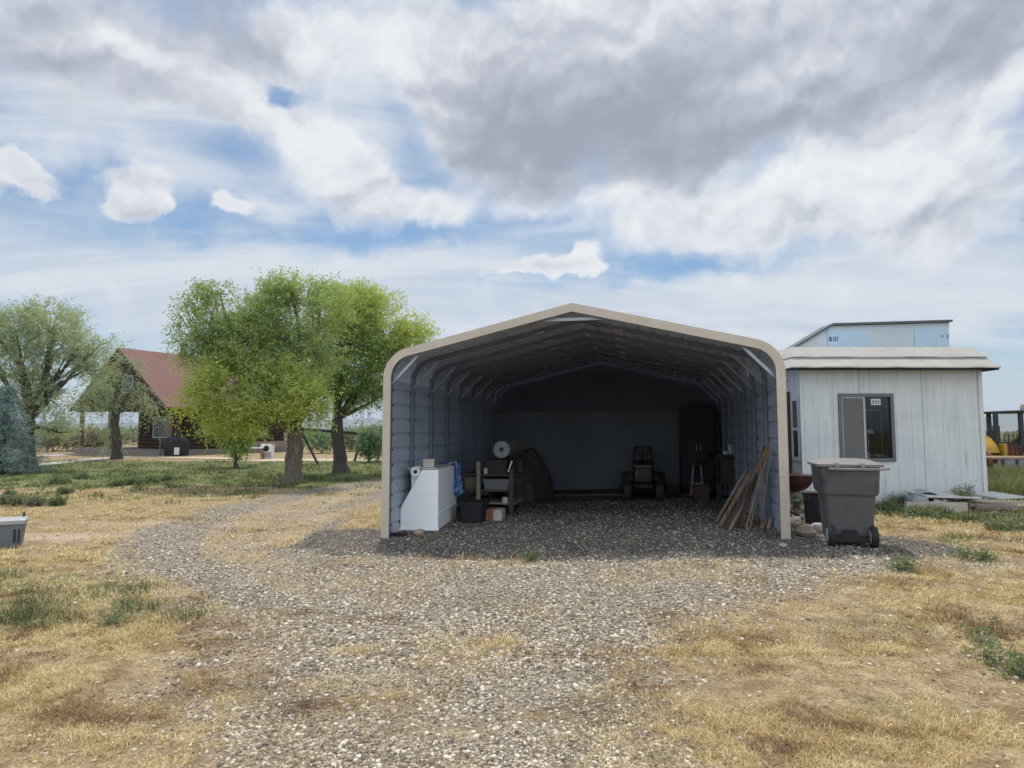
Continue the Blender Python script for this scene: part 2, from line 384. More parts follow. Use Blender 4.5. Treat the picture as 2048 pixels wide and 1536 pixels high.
# broad soft sheets with a wide threshold, small crisp cumulus with a narrow one; rounded lumps from fractal cells
def lumps(vec, scale, seed=0.0):
    mp = t.new('ShaderNodeMapping'); t.set(mp, 0, vec); mp.inputs['Location'].default_value = (seed, seed * .6, seed * .3); mp.inputs['Scale'].default_value = (1, 1.25, 1)
    v = t.new('ShaderNodeTexVoronoi', feature='SMOOTH_F1', voronoi_dimensions='2D'); t.set(v, 'Vector', mp.outputs[0]); t.set(v, 'Scale', scale); t.set(v, 'Detail', 3.0); t.set(v, 'Roughness', .55); t.set(v, 'Smoothness', .35)
    return t.math('SUBTRACT', .55, v.outputs['Distance'])
ne = t.noise(W2, 6.0, 8, .62, .2, '2D')
lb = lumps(W2, 8.0, 3.0)
up = t.new('ShaderNodeVectorMath', operation='ADD'); t.set(up, 0, W2); up.inputs[1].default_value = (-.006, .022, 0)
lb2 = lumps(up.outputs[0], 8.0, 3.0)
SMALL = [q for q in CUM if q[2] <= 75 or q[3] <= 58 and q[1] > 300 and (q[0] < 520 or 980 < q[0] < 1250)]
BIG = [q for q in CUM if q not in SMALL]
Cb = t.math('SUBTRACT', field(W2, BIG), field(W1, GAP))
Cb = t.math('ADD', Cb, t.math('ADD', t.math('MULTIPLY', t.math('SUBTRACT', ne, .5), 1.2), t.math('MULTIPLY', lb, .55)))
Cs = t.math('ADD', field(W1, SMALL), t.math('ADD', t.math('MULTIPLY', t.math('SUBTRACT', ne, .5), .9), t.math('MULTIPLY', lumps(W1, 15.0, 7.0), .6)))
Ca = t.math('MAXIMUM', t.sst(Cb, -.22, .95), t.sst(Cs, .0, 1.2))
vs = t.new('ShaderNodeMapping'); t.set(vs, 0, cl.outputs[0]); vs.inputs['Rotation'].default_value = (0, 0, R(38)); vs.inputs['Scale'].default_value = (.5, 1.9, 1)
vn = t.noise(vs.outputs[0], .9, 9, .66, .5, '2D')
V = t.math('ADD', t.math('SUBTRACT', field(W2, VEIL), field(W2, BLUE)), t.math('MULTIPLY', t.math('SUBTRACT', vn, .38), 1.6))
Va = t.math('MAXIMUM', t.math('MULTIPLY', t.sst(V, -.25, .85), .95), t.math('SUBTRACT', 1.0, t.sst(el, .0, .13)))
S = t.math('SUBTRACT', field(W2, SHD), field(W2, LIT))
rel = t.math('MULTIPLY', t.math('SUBTRACT', lb2, lb), .75)
S = t.math('ADD', t.math('ADD', S, rel), t.math('MULTIPLY', t.math('SUBTRACT', t.noise(W2, 3.0, 7, .54, .15, '2D'), .5), 1.0))
S = t.math('ADD', S, t.math('MULTIPLY', t.math('SUBTRACT', Ca, .8), .3))
Sa = t.sst(S, -.70, 1.72)
K = 1 / .1
ccol = t.ramp(Sa, [(0, (.90 * K, .92 * K, .93 * K)), (.22, (.80 * K, .82 * K, .86 * K)), (.55, (.57 * K, .60 * K, .675 * K)), (1, (.35 * K, .375 * K, .45 * K))])
skyc = t.mix(1.0, sky.outputs[0], (SKYK[0], SKYK[1], SKYK[2], 1), 'MULTIPLY')
vcol = t.mix(t.math('MULTIPLY', t.sst(vn, .38, .62), t.sst(el, .02, .12)), (.60 * K, .665 * K, .76 * K, 1), (.72 * K, .765 * K, .83 * K, 1))
c = t.mix(Va, skyc, vcol)
c = t.mix(t.math('MULTIPLY', Ca, .97), c, ccol)
# unseen front-lit white cloud behind the viewer, added as fill for shaded fronts
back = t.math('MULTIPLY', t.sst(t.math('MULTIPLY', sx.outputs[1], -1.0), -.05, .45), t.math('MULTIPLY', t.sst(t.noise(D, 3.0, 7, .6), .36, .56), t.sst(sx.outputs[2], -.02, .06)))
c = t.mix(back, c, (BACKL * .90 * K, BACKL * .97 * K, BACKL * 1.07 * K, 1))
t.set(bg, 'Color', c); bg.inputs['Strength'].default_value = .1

# ------------------------------------------------------------------ ground cover masks (world coordinates)
CAR = G(768, 1075); CRZ = -math.atan2(253, FPX)            # carport front left foot and turn
CW, CL = 5.64, 7.1
cu = Vector((math.cos(CRZ), math.sin(CRZ), 0)); cv = Vector((-math.sin(CRZ), math.cos(CRZ), 0))
def segd(x, y, P):
    best = None
    for (a, ra), (b, rb) in zip(P[:-1], P[1:]):
        ax, ay = a.x, a.y; dx, dy = b.x - ax, b.y - ay
        tt = np.clip(((x - ax) * dx + (y - ay) * dy) / (dx * dx + dy * dy), 0, 1)
        d = np.hypot(x - ax - tt * dx, y - ay - tt * dy) / (ra + (rb - ra) * tt)
        best = d if best is None else np.minimum(best, d)
    return best
def gblob(x, y, px, py, rx, ry):
    c = G(px, py); return np.exp(-(((x - c.x) / rx) ** 2 + ((y - c.y) / ry) ** 2))
BACKP = Vector((.15, -6, 0))
DRIVE = [(BACKP, 1.2), (G(960, 1536), 1.05), (G(920, 1330), 1.4), (G(880, 1200), 1.65), (G(740, 1120), 1.3)]
TRK1 = [(G(690, 1290), .3), (G(430, 1150), .4), (G(310, 1100), .5), (G(350, 1062), .55), (G(480, 1015), .55), (G(620, 985), .6), (G(765, 962), .65), (Vector((1, 27, 0)), .8), (Vector((14, 31, 0)), .8)]
TRK2 = [(G(800, 1180), .8), (G(620, 1100), .5), (G(600, 1072), .42), (G(660, 1030), .4), (G(740, 1000), .45), (G(790, 985), .7), (Vector((3, 25.5, 0)), .8)]
MID = [(G(700, 1240), .9), (G(450, 1120), 1.0), (G(470, 1065), 1.2), (G(600, 1015), 1.3), (G(765, 975), 1.4), (Vector((2, 26, 0)), 1.5)]
FORE = [(G(930, 1400), 1.2), (G(1040, 1200), 1.6), (G(1200, 1130), 1.9), (G(1420, 1115), 1.5), (G(1700, 1110), .8)]
def masks(x, y):
    """gravel, green, dark pad with painted carport shade, bare dirt cover in 0..1"""
    n1 = fbm(x * .55, y * .55, 11, 4) - .5; n2 = fbm(x * 2.3, y * 2.3, 21, 4) - .5; n3 = fbm(x * 6, y * 6, 31, 3) - .5
    wob = n1 * .7 + n2 * .55 + n3 * .25
    d = np.minimum(np.minimum(segd(x, y, DRIVE), segd(x, y, FORE)), np.minimum(segd(x, y, TRK1), segd(x, y, TRK2)))
    grav = 1 - sstep(.66, 1.32, d + wob * 1.1)
    grav = np.maximum(grav, .55 * (1 - sstep(.8, 1.4, segd(x, y, MID) + wob)) * np.clip(.8 + 1.8 * n2, 0, 1))
    lx = (x - CAR.x) * cu.x + (y - CAR.y) * cu.y; ly = (x - CAR.x) * cv.x + (y - CAR.y) * cv.y
    inpad = sstep(-1.75, -.9, lx + wob) * (1 - sstep(CW + 1.3, CW + 2.1, lx + wob)) * sstep(-1.7, -.75, ly + wob * 1.3) * (1 - sstep(CL, CL + .6, ly))
    inpad = inpad * (1 - sstep(.2, 1.2, ly) * (1 - sstep(-.3, .1, lx))) * (1 - sstep(-.1, .9, ly) * sstep(CW + .8, CW + 1.4, lx))
    grav = np.maximum(grav, sstep(.1, .6, inpad))
    grav = np.maximum(grav, .8 * gblob(x, y, 1990, 1130, .6, .3))
    patch = gblob(x, y, 900, 1330, .25, .12) + gblob(x, y, 980, 1285, .2, .12) + gblob(x, y, 1080, 1430, .22, .12) + gblob(x, y, 760, 1400, .25, .1) + gblob(x, y, 860, 1460, .3, .1) + gblob(x, y, 700, 1300, .2, .1)
    grav = grav * (1 - np.clip(patch * (.75 + 1.2 * n2), 0, .8))
    # strip of dry grass between the wheel tracks
    c1, c2 = G(700, 1055), G(560, 1090)
    strip = segd(x, y, [(c2, .22), (G(640, 1035), .3), (G(760, 1010), .4)])
    grav = grav * (1 - .85 * (1 - sstep(.5, 1.3, strip + wob)))
    dirt = np.clip(.55 * (1 - sstep(.7, 1.5, segd(x, y, MID) + wob)) + gblob(x, y, 150, 1075, 2.2, .5) + gblob(x, y, 330, 1045, 1.5, .5) + .7 * gblob(x, y, 700, 1000, 2.4, .5) + .6 * gblob(x, y, 520, 1245, .5, .22), 0, 1) * sstep(-.35, .25, wob + .1)
    far = sstep(11, 15, y)
    lawn = sstep(13.6, 16.2, y + wob * 3.0 - .06 * x) * (1 - sstep(31, 36, y + n1 * 6)) * (1 - sstep(-3.5, -.5, x))
    lawn = lawn * np.clip(.05 + 1.15 * sstep(16.0, 21, y + wob * 4 + .05 * (x + 14)) + 2.2 * n2 + .9 * n1, 0, 1)
    green = lawn
    gp = 1.2 * gblob(x, y, 40, 1165, 1.1, .4) + 1.1 * gblob(x, y, 150, 1215, 1.0, .42) + .9 * gblob(x, y, 310, 1165, .6, .26) + .6 * gblob(x, y, 280, 1240, .6, .22) + .7 * gblob(x, y, 40, 1250, .7, .25)
    green = np.maximum(green, np.clip(gp * (1 + 2.4 * n2), 0, 1) * .62)
    gr = .9 * gblob(x, y, 1850, 1030, 1.1, .7) + .9 * gblob(x, y, 1800, 1020, .8, .5) + .9 * gblob(x, y, 2020, 1040, .9, .8) + .5 * gblob(x, y, 1950, 1080, .8, .3) + .45 * gblob(x, y, 1600, 1040, .4, .5) + .35 * gblob(x, y, 1800, 1250, .6, .2) + .4 * gblob(x, y, 1840, 1430, .3, .15)
    green = np.maximum(green, np.clip(gr * (.9 + 1.8 * n2), 0, 1))
    rightfar = sstep(8, 9.3, x) * sstep(12.5, 14, y) * (1 - sstep(24, 30, y))
    green = np.maximum(green, rightfar)
    green = green * (1 - grav * .92)
    dark = np.maximum(sstep(.15, .75, inpad) * .7, sstep(.6, 3.2, ly) * sstep(-.1, .1, lx) * (1 - sstep(CW - .1, CW + .1, lx)) * (1 - sstep(CL, CL + .3, ly)))  # pad gravel tone; inside, carport shade painted in, deepening to the back
    return grav, np.clip(green, 0, 1), dark, np.clip(dirt, 0, 1)

# ------------------------------------------------------------------ ground sheet
def spaced(lo, hi, step, far, grow):
    c = list(np.arange(lo, hi, step)); s = step; a = c[-1]
    while a < far[1]: s *= grow; a += s; c.append(a)
    s = step; a = c[0]; pre = []
    while a > far[0]: s *= grow; a -= s; pre.append(a)
    return np.array(pre[::-1] + c)
gx = spaced(-9, 9, .06, (-14000, 14000), 1.09); gy = spaced(2.2, 15, .06, (-600, 14000), 1.07)
X, Y = np.meshgrid(gx, gy); nx, ny = len(gx), len(gy)
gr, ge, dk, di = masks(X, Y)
Z = gz(X, Y) + (1 - sstep(12, 20, Y)) * (fbm(X * 3.1, Y * 3.1, 41, 3) - .5) * .03 * (1 - .5 * gr)
Z = Z - .0 
idx = np.arange(nx * ny).reshape(ny, nx)
F = np.stack([idx[:-1, :-1], idx[:-1, 1:], idx[1:, 1:], idx[1:, :-1]], -1).reshape(-1, 4)
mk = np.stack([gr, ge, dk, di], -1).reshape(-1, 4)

gm, t, p = newmat('ground_cover')
at_ = t.new('ShaderNodeAttribute', attribute_name='cover'); sp = t.new('ShaderNodeSeparateColor'); t.set(sp, 0, at_.outputs['Color'])
tc = t.new('ShaderNodeTexCoord'); P = tc.outputs['Object']
mG, mE, mD, mI = sp.outputs[0], sp.outputs[1], sp.outputs[2], at_.outputs['Alpha']
v1 = t.new('ShaderNodeTexVoronoi', feature='F1'); t.set(v1, 'Vector', P); t.set(v1, 'Scale', 34.0)
v2 = t.new('ShaderNodeTexVoronoi', feature='F1'); t.set(v2, 'Vector', P); t.set(v2, 'Scale', 75.0)
s1 = t.new('ShaderNodeSeparateColor'); t.set(s1, 0, v1.outputs['Color'])
s2 = t.new('ShaderNodeSeparateColor'); t.set(s2, 0, v2.outputs['Color'])
STONES = [(0, (.13, .12, .105)), (.25, (.25, .22, .185)), (.5, (.36, .31, .245)), (.68, (.43, .345, .27)), (.85, (.54, .48, .40)), (1, (.74, .70, .62))]
g1 = t.ramp(s1.outputs[0], STONES); g2 = t.ramp(s2.outputs[0], STONES)
n4_ = t.noise(P, 1.9, 7, .65)
peb = t.mix(.55, g1, g2)
ed = t.sst(v1.outputs['Distance'], .25, .75)
peb = t.mix(t.math('MULTIPLY', ed, .75), peb, (.09, .075, .058))
peb = t.mix(1, peb, (.90, .88, .85), 'MULTIPLY')
peb = t.mix(t.math('MULTIPLY', t.sst(n4_, .50, .70), .4), peb, (.40, .345, .265))
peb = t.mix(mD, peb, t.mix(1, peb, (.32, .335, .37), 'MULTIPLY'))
n1 = t.noise(P, .9, 6, .6); n2 = t.noise(P, 6, 6, .65); n3 = t.noise(P, 40, 4, .6); n4 = t.noise(P, 2.6, 6, .6)
sm = t.new('ShaderNodeMapping'); t.set(sm, 0, P); sm.inputs['Scale'].default_value = (1, .35, 1)
n5 = t.noise(P, 130, 3, .7)
straw = t.ramp(t.math('ADD', t.math('MULTIPLY', n2, .34), t.math('ADD', t.math('MULTIPLY', n3, .33), t.math('MULTIPLY', n5, .33))), [(.34, (.06, .043, .028)), (.44, (.20, .145, .082)), (.54, (.38, .29, .165)), (.68, (.60, .50, .32))])
straw = t.mix(t.math('MULTIPLY', t.sst(n4, .50, .64), .75), straw, t.mix(n5, (.06, .035, .018), (.32, .20, .10)))
dirtc = t.ramp(t.math('ADD', t.math('MULTIPLY', n2, .5), t.math('MULTIPLY', n3, .5)), [(.3, (.33, .245, .17)), (.7, (.54, .43, .31))])
grass = t.ramp(t.math('ADD', t.math('MULTIPLY', n2, .55), t.math('MULTIPLY', n3, .45)), [(.3, (.06, .085, .03)), (.5, (.13, .16, .06)), (.72, (.29, .26, .12))])
base = t.mix(mI, straw, dirtc)
# distant rangeland is duller
geo = t.new('ShaderNodeSeparateXYZ'); t.set(geo, 0, P)
farf = t.sst(geo.outputs[1], 45.0, 120.0)
rng_c = t.ramp(t.noise(P, .03, 8, .65), [(.35, (.10, .105, .06)), (.6, (.22, .19, .12))])
base = t.mix(farf, base, rng_c)
base = t.mix(mE, base, grass)
base = t.mix(mG, base, peb)
t.set(p, 'Base Color', base); p.inputs['Roughness'].default_value = .92; p.inputs['Specular IOR Level'].default_value = .15
hgt = t.math('ADD', t.math('MULTIPLY', t.math('SUBTRACT', 1.0, v1.outputs['Distance']), t.math('MULTIPLY', mG, .8)), t.math('ADD', t.math('MULTIPLY', n3, .9), t.math('ADD', n2, t.math('MULTIPLY', n5, .45))))
bp = t.new('ShaderNodeBump'); t.set(bp, 'Height', hgt); bp.inputs['Strength'].default_value = .7; bp.inputs['Distance'].default_value = .02
t.set(p, 'Normal', bp.outputs[0])
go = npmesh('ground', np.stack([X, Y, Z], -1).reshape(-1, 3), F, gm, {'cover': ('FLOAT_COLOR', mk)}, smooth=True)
tag(go, 'dry grassy yard with a gravel driveway reaching to the horizon', None, None, 'structure')

# ------------------------------------------------------------------ mountains far away
def ridge(name, dist, px0, px1, hfun, m, seed):
    n = 220; V = []; Fm = []
    for i in range(n):
        px = px0 + (px1 - px0) * i / (n - 1); d = ray(px, 862); a = math.atan2(d.x, d.y)
        h = hfun(px) * dist / FPX * (.75 + .5 * float(fbm(np.array(i * .06), np.array(.3), seed, 5))) + 1
        for k, (dd, hh) in enumerate(((0, -2), (.05, .35), (.12, .75), (.17, 1.0), (.3, .5), (.45, -2))):
            r = dist * (1 + dd + .03 * float(fbm(np.array(i * .13), np.array(k * 1.7), seed + 3, 4)))
            V.append((math.sin(a) * r, math.cos(a) * r, (h * hh * (.9 + .25 * float(fbm(np.array(i * .3), np.array(k * 2.1), seed + 9, 3)))) if hh > 0 else -3))
    for i in range(n - 1):
        for k in range(5): Fm.append((i * 6 + k, (i + 1) * 6 + k, (i + 1) * 6 + k + 1, i * 6 + k + 1))
    o = npmesh(name, np.array(V), np.array(Fm), m, smooth=True)
    return tag(o, 'far mountain range on the horizon', None, None, 'structure')
mm = mat('mountain_rock_and_scrub', (.13, .14, .12), .95, 0, .3, .0006)
ridge('mountains', 9000, -900, 2600, lambda px: 16 + 18 * math.exp(-((px - 2050) / 110) ** 2) + 8 * math.exp(-((px - 700) / 300) ** 2), mm, 3)
# ------------------------------------------------------------------ steel carport
carport = thing('metal_carport', 'tan trimmed steel carport with an open front and dark interior', 'carport', (CAR.x, CAR.y, 0), CRZ)
ZB, RB, SL = 2.37, .43, math.atan(.237)
def profile(off=0.0, n=9, half=True):
    """outline in (x, z) from the left foot to the ridge, moved inwards by off"""
    P = [(off, None), (off, ZB)]
    r = RB - off; a1 = math.pi / 2 - SL
    for k in range(1, n + 1):
        a = a1 * k / n; P.append((RB - r * math.cos(a), ZB + r * math.sin(a)))
    x0, z0 = P[-1]; P.append((CW / 2, z0 + (CW / 2 - x0) * math.tan(SL)))
    return P
def fullprof(off, zl, zr):
    L = profile(off); L[0] = (off, zl)
    Rr = [(CW - x, z) for x, z in L[:-1]][::-1]; Rr[-1] = (CW - off, zr)
    return L + Rr
def locz(lx, ly): return float(gz(CAR.x + cu.x * lx + cv.x * ly, CAR.y + cu.y * lx + cv.y * ly))
zl0, zr0 = locz(0, 0), locz(CW, 0)
def sweep(mb, o0, o1, y0, y1, zl, zr, mi=None):
    A = fullprof(o0, zl, zr); B = fullprof(o1, zl, zr); n = len(A); vs = []
    for y in (y0, y1):
        vs += [(x, y, z) for x, z in A] + [(x, y, z) for x, z in B]
    fs = []
    for i in range(n - 1):
        fs += [(i, i + 1, n + i + 1, n + i), (2 * n + i, 3 * n + i, 3 * n + i + 1, 2 * n + i + 1), (i, 2 * n + i, 2 * n + i + 1, i + 1), (n + i, n + i + 1, 3 * n + i + 1, 3 * n + i)]
    fs += [(0, n, 3 * n, 2 * n), (n - 1, 3 * n - 1, 4 * n - 1, 2 * n - 1)]
    mb.add(vs, fs, mi)
b = MB(); sweep(b, -.035, .085, -.035, -.018, zl0 - .03, zr0 - .03); sweep(b, -.036, -.022, -.018, .14, zl0 - .03, zr0 - .03)
ll = fullprof(.025, zl0, zr0); Lc = [0]
for (xa, za), (xb, zb_) in zip(ll[:-1], ll[1:]): Lc.append(Lc[-1] + math.hypot(xb - xa, zb_ - za))
q_ = .3
while q_ < Lc[-1]:      # screw heads and lap joints of the trim lengths
    i_ = max(k for k in range(len(Lc) - 1) if Lc[k] <= q_); u_ = (q_ - Lc[i_]) / (Lc[i_ + 1] - Lc[i_]); px_ = ll[i_][0] + (ll[i_ + 1][0] - ll[i_][0]) * u_; pz_ = ll[i_][1] + (ll[i_ + 1][1] - ll[i_][1]) * u_
    b.lathe([(.008, -.0385), (.008, -.0355)], (px_, 0, pz_), 8, 'y', 1); q_ += .46
for q_ in (1.9, 4.3, 6.9):
    i_ = max(k for k in range(len(Lc) - 1) if Lc[k] <= q_); u_ = (q_ - Lc[i_]) / (Lc[i_ + 1] - Lc[i_]); dx_, dz_ = ll[i_ + 1][0] - ll[i_][0], ll[i_ + 1][1] - ll[i_][1]; n_ = math.hypot(dx_, dz_); px_ = ll[i_][0] + dx_ * u_; pz_ = ll[i_][1] + dz_ * u_
    b.box((px_, -.0362, pz_), (.10, .003, .118) if abs(dz_) < abs(dx_) else (.118, .003, .10), Matrix.Rotation(-math.atan2(dz_, dx_) if abs(dz_) < abs(dx_) else 0, 3, 'Y'), 0)   # trim_screw
b.build('trim', [M['tan_trim'], M['hub']], carport)
for i in range(8):
    y = .06 + i * .985
    h = MB(); sweep(h, .012, .062, y, y + .055, locz(0, y) - .02, locz(CW, y) - .02)
    ho = h.build('hoop', M['galv'], carport)
    for s in (0, 1):
        br = MB(); f = (lambda x: x) if s == 0 else (lambda x: CW - x)
        br.bar((f(.055), y + .03, 2.29), (f(.49), y + .03, ZB + .37), .042, .042, up=(0, 1, 0))
        br.build('brace', M['galv_bright'] if i == 0 else M['strut_steel'], ho)  # front brace paler; deeper ones coloured darker to carry the interior shade
    zr_ = profile(.062)[-1][1]
    if i == 0: pk = MB(); pk.bar((CW / 2 - .42, y + .03, zr_ - .12), (CW / 2 + .42, y + .03, zr_ - .12), .045, .045, up=(0, 1, 0)); pk.build('collar_tie', M['galv_bright'], ho)
    for s in (-1, 1):
        bk = MB(); cx = CW / 2 + s * .62; zz_ = zr_ - .62 * math.tan(SL)
        bk.box((cx, y + .03, zz_ - .008), (.16, .08, .03), Matrix.Rotation(s * SL, 3, 'Y'))
        bk.build('rafter_bracket', M['primer'], ho)
for s in (0, 1):     # upright struts of the second hoop
    f = (lambda x: x) if s == 0 else (lambda x: CW - x)
    st = MB(); st.bar((f(.27), 1.10, 2.40), (f(.27), 1.10, 2.70), .03, .03); st.build('strut', M['galv_bright'], carport)

def ribbed(path, rib=.229, w=.05, h=.02):
    """ribs along a 2-D path: returns the offset outline"""
    seg = [0]
    for a, c in zip(path[:-1], path[1:]): seg.append(seg[-1] + math.hypot(c[0] - a[0], c[1] - a[1]))
    L = seg[-1]; ss = [0]; k = 0
    out = []
    stations = [(0, 0)]
    s = rib * .5
    while s < L - w:
        stations += [(s - w / 2 - .012, 0), (s - w / 2, h), (s + w / 2, h), (s + w / 2 + .012, 0)]; s += rib
    stations.append((L, 0)); stations += [(q, 0) for q in seg[1:-1] if all(abs(q - a) > .04 for a, _ in stations)]
    stations.sort()
    for q, off in stations:
        i = max(j for j in range(len(seg) - 1) if seg[j] <= q + 1e-9); a, c = path[i], path[i + 1]; tt = (q - seg[i]) / (seg[i + 1] - seg[i])
        dx, dz = (c[0] - a[0]) / (seg[i + 1] - seg[i]), (c[1] - a[1]) / (seg[i + 1] - seg[i])
        out.append((a[0] + dx * tt * (seg[i + 1] - seg[i]) - dz * off, a[1] + dz * tt * (seg[i + 1] - seg[i]) + dx * off))
    return out
def panel(name, path, y0, y1, m, mirror=False, thick=.004, screws=None):
    o = ribbed(path); mb = MB(); n = len(o); nl = 8
    for li in range(nl):       # lengths lapped a little over each other
        a = y0 + (y1 - y0) * li / nl; c = y0 + (y1 - y0) * (li + 1) / nl + .03; e = .0012 * (li % 2)
        vs = []
        for y in (a, c):
            for d in (0, thick):
                for (x, z) in o:
                    xx = x - (d + e) * .7; zz_ = z + (d + e) * .7
                    vs.append((CW - xx if mirror else xx, y, zz_))
        fs = []
        for i in range(n - 1):
            fs += [(i, i + 1, 2 * n + i + 1, 2 * n + i), (n + i, 3 * n + i, 3 * n + i + 1, n + i + 1), (i, n + i, n + i + 1, i + 1), (2 * n + i, 2 * n + i + 1, 3 * n + i + 1, 3 * n + i)]
        fs += [(0, 2 * n, 3 * n, n), (n - 1, 2 * n - 1, 4 * n - 1, 3 * n - 1)]
        mb.add(vs, fs, 0)
    mats = [m]
    if screws:
        mats.append(M['dark'])
        for (x, z, nx_, nz_) in screws:
            for i in range(7):
                y = .06 + i * .985 + .20
                xx = CW - x if mirror else x; sx_ = -nx_ if mirror else nx_
                mb.box((xx + sx_ * .006, y, z + nz_ * .006), (.018, .026, .026), None, 1)
    return mb.build(name, mats, carport)
zlo = min(locz(0, y) for y in (0, 3.5, 7))
for mir in (False, True):
    z0 = (zlo if not mir else min(locz(CW, y) for y in (0, 3.5, 7))) + .03
    # four faces: wall (leg), roof (bend to ridge)
    zs = [z0 + .1145 + .229 * k for k in range(int((ZB - z0) / .229))]
    panel('wall_panel', [(.002, z0), (.002, ZB)], .0, CL, M['sheet'], mir, screws=[(.004, z, 1, 0) for z in zs])
    pp = profile(.002, 12)[1:]
    sc = []
    for k in range(1, 10):
        x = .42 + k * .229; sc.append((x, profile(.002)[-2][1] + (x - profile(.002)[-2][0]) * math.tan(SL), math.sin(SL), -math.cos(SL)))
    panel('roof_panel', pp, .0, CL, M['roof_sheet'], mir, screws=sc)
# back wall and gable sheet
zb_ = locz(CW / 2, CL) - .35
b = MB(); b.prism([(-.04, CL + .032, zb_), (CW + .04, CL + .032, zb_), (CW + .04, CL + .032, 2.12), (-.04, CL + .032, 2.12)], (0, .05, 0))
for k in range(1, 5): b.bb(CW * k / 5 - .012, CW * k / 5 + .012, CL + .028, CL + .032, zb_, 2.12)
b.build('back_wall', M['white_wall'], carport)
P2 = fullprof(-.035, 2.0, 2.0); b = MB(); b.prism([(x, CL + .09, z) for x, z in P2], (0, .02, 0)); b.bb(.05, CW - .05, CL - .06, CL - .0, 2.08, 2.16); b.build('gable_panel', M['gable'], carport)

def car_pt(px, py, base=True): return G(px, py)
# ------------------------------------------------------------------ things inside the carport
pT = G(800, 1062)
Wd, Ln, Ht = .61, 1.5, .96
tk = thing('slanted_storage_bin', 'white enamelled bin with a slanted front edge just inside the left post', 'storage bin', pT, CRZ * .55)
b = MB(); b.prism([(0, 0, .02), (Wd, 0, .02), (Wd, 0, Ht), (.34, 0, Ht), (0, 0, .36)], (0, Ln, 0)); b.build('body', M['tank'], tk, bevel=.012)
b = MB(); b.bb(Wd + .001, Wd + .012, .015, Ln - .02, .26, .285); b.bb(-.006, Wd + .014, -.008, .0, .015, .05); b.build('rim', M['tank'], tk)
b = MB(); b.bb(.1, Wd - .03, .03, Ln - .03, Ht + .002, Ht + .03); b.build('lid', M['cooler_lid'], tk, bevel=.008)
q = tk.location
tc_, ts_ = math.cos(CRZ * .55), math.sin(CRZ * .55)
def tloc(x, y, z): return (q.x + tc_ * x - ts_ * y, q.y + ts_ * x + tc_ * y, q.z + z)
o = MB(); pr = [(.028, 0), (.075, 0), (.075, .26), (.028, .26), (.028, 0)]
vs = []
o.lathe([(.03, .0), (.08, .0), (.08, .28), (.03, .28)], (0, 0, 0), 24, 'y'); o.lathe([(.032, -.002), (.0321, -.0015)], (0, 0, 0), 16, 'y', 1)
o = o.build('paper_roll', [M['white_paper'], M['dark']], None, True, loc=tloc(.23, .03, .93), rz=CRZ * .5)
tag(o, 'white paper roll with a dark core resting on the slanted edge of the white bin', 'paper roll')
# tail of paper hanging down the slant
o2 = MB(); o2.prism([(-.078, .05, 0), (-.07, .05, -.32), (-.02, .05, -.26), (.06, .05, -.06)], (0, .006, 0)); o2.build('loose_sheet', M['white_paper'], o)
o = MB(); o.loft([rrect(-.09, .09, -.07, .07, .012, z) for z in (0, .12)]); o.bb(-.094, .094, -.074, .074, .12, .135)
o = o.build('small_box', M['cardboard'], None, loc=tloc(.40, .22, Ht + .031), rz=.1); tag(o, 'small pale box standing on the lid of the white bin', 'box')
# blue tarp over the far end
tb = MB()
prevr = None; rows = []
for i in range(9):
    s = i / 8; zz_ = Ht + .05 - .56 * s; w_ = .34 - .14 * s
    row = []
    for k in range(9):
        u = k / 8; row.append(tloc(Wd + .03 + .055 * math.sin(u * 15 + i * .6) * (.4 + s) + .05 * s, Ln - .30 + u * (.40 - .1 * s), zz_ + .03 * math.sin(u * 7 + i)))
    rows.append(row)
top = [tloc(.32, Ln - .28 + k * .048, Ht + .045 + .01 * math.sin(k)) for k in range(9)]
rows = [top] + rows
vs = [v for r in rows for v in r]; fs = [(i * 9 + k, i * 9 + k + 1, (i + 1) * 9 + k + 1, (i + 1) * 9 + k) for i in range(len(rows) - 1) for k in range(8)]
tb.add(vs, fs); o = tb.build('blue_tarp', M['blue_tarp'], None, True); sm_ = o.modifiers.new('thick', 'SOLIDIFY'); sm_.thickness = .012
tag(o, 'crumpled blue tarp draped over the far end of the white bin', 'tarp')
# tan stone and black scraps by the left foot
def rock(name, loc, size, m, label, seed, cat='stone', group=None):
    rr = np.random.default_rng(seed); mb = MB(); rings = 6; n = 9; secs = []
    for i in range(rings):
        a = -math.pi / 2 + math.pi * (i + .5) / rings
        secs.append([(size[0] / 2 * math.cos(a) ** .6 * math.cos(2 * math.pi * k / n) * (1 + .25 * (rr.random() - .5)), size[1] / 2 * math.cos(a) ** .6 * math.sin(2 * math.pi * k / n) * (1 + .25 * (rr.random() - .5)), size[2] / 2 * (1 + math.sin(a)) * (1 + .1 * (rr.random() - .5)) - .01) for k in range(n)])
    mb.loft(secs); o = mb.build(name, m, None, True, loc=loc, rz=rr.random() * 6); tag(o, label, cat, group); return o
rock('field_stone', G(838, 1070), (.20, .13, .10), M['stone'], 'tan stone on the gravel against the front of the white bin', 3)
p_ = G(800, 1072)
sc_ = MB()
for k in range(9):
    a = random.random() * 6; sc_.box((random.uniform(-.2, .2), random.uniform(-.06, .06), .02 + .015 * random.random()), (.12, .05, .03), Matrix.Rotation(a, 3, 'Z') @ Matrix.Rotation(.4 * random.random(), 3, 'X'))
o = sc_.build('rubber_scraps', M['black_rubber'], None, loc=p_); tag(o, 'heap of black rubber scraps at the foot of the left front post', 'scraps')
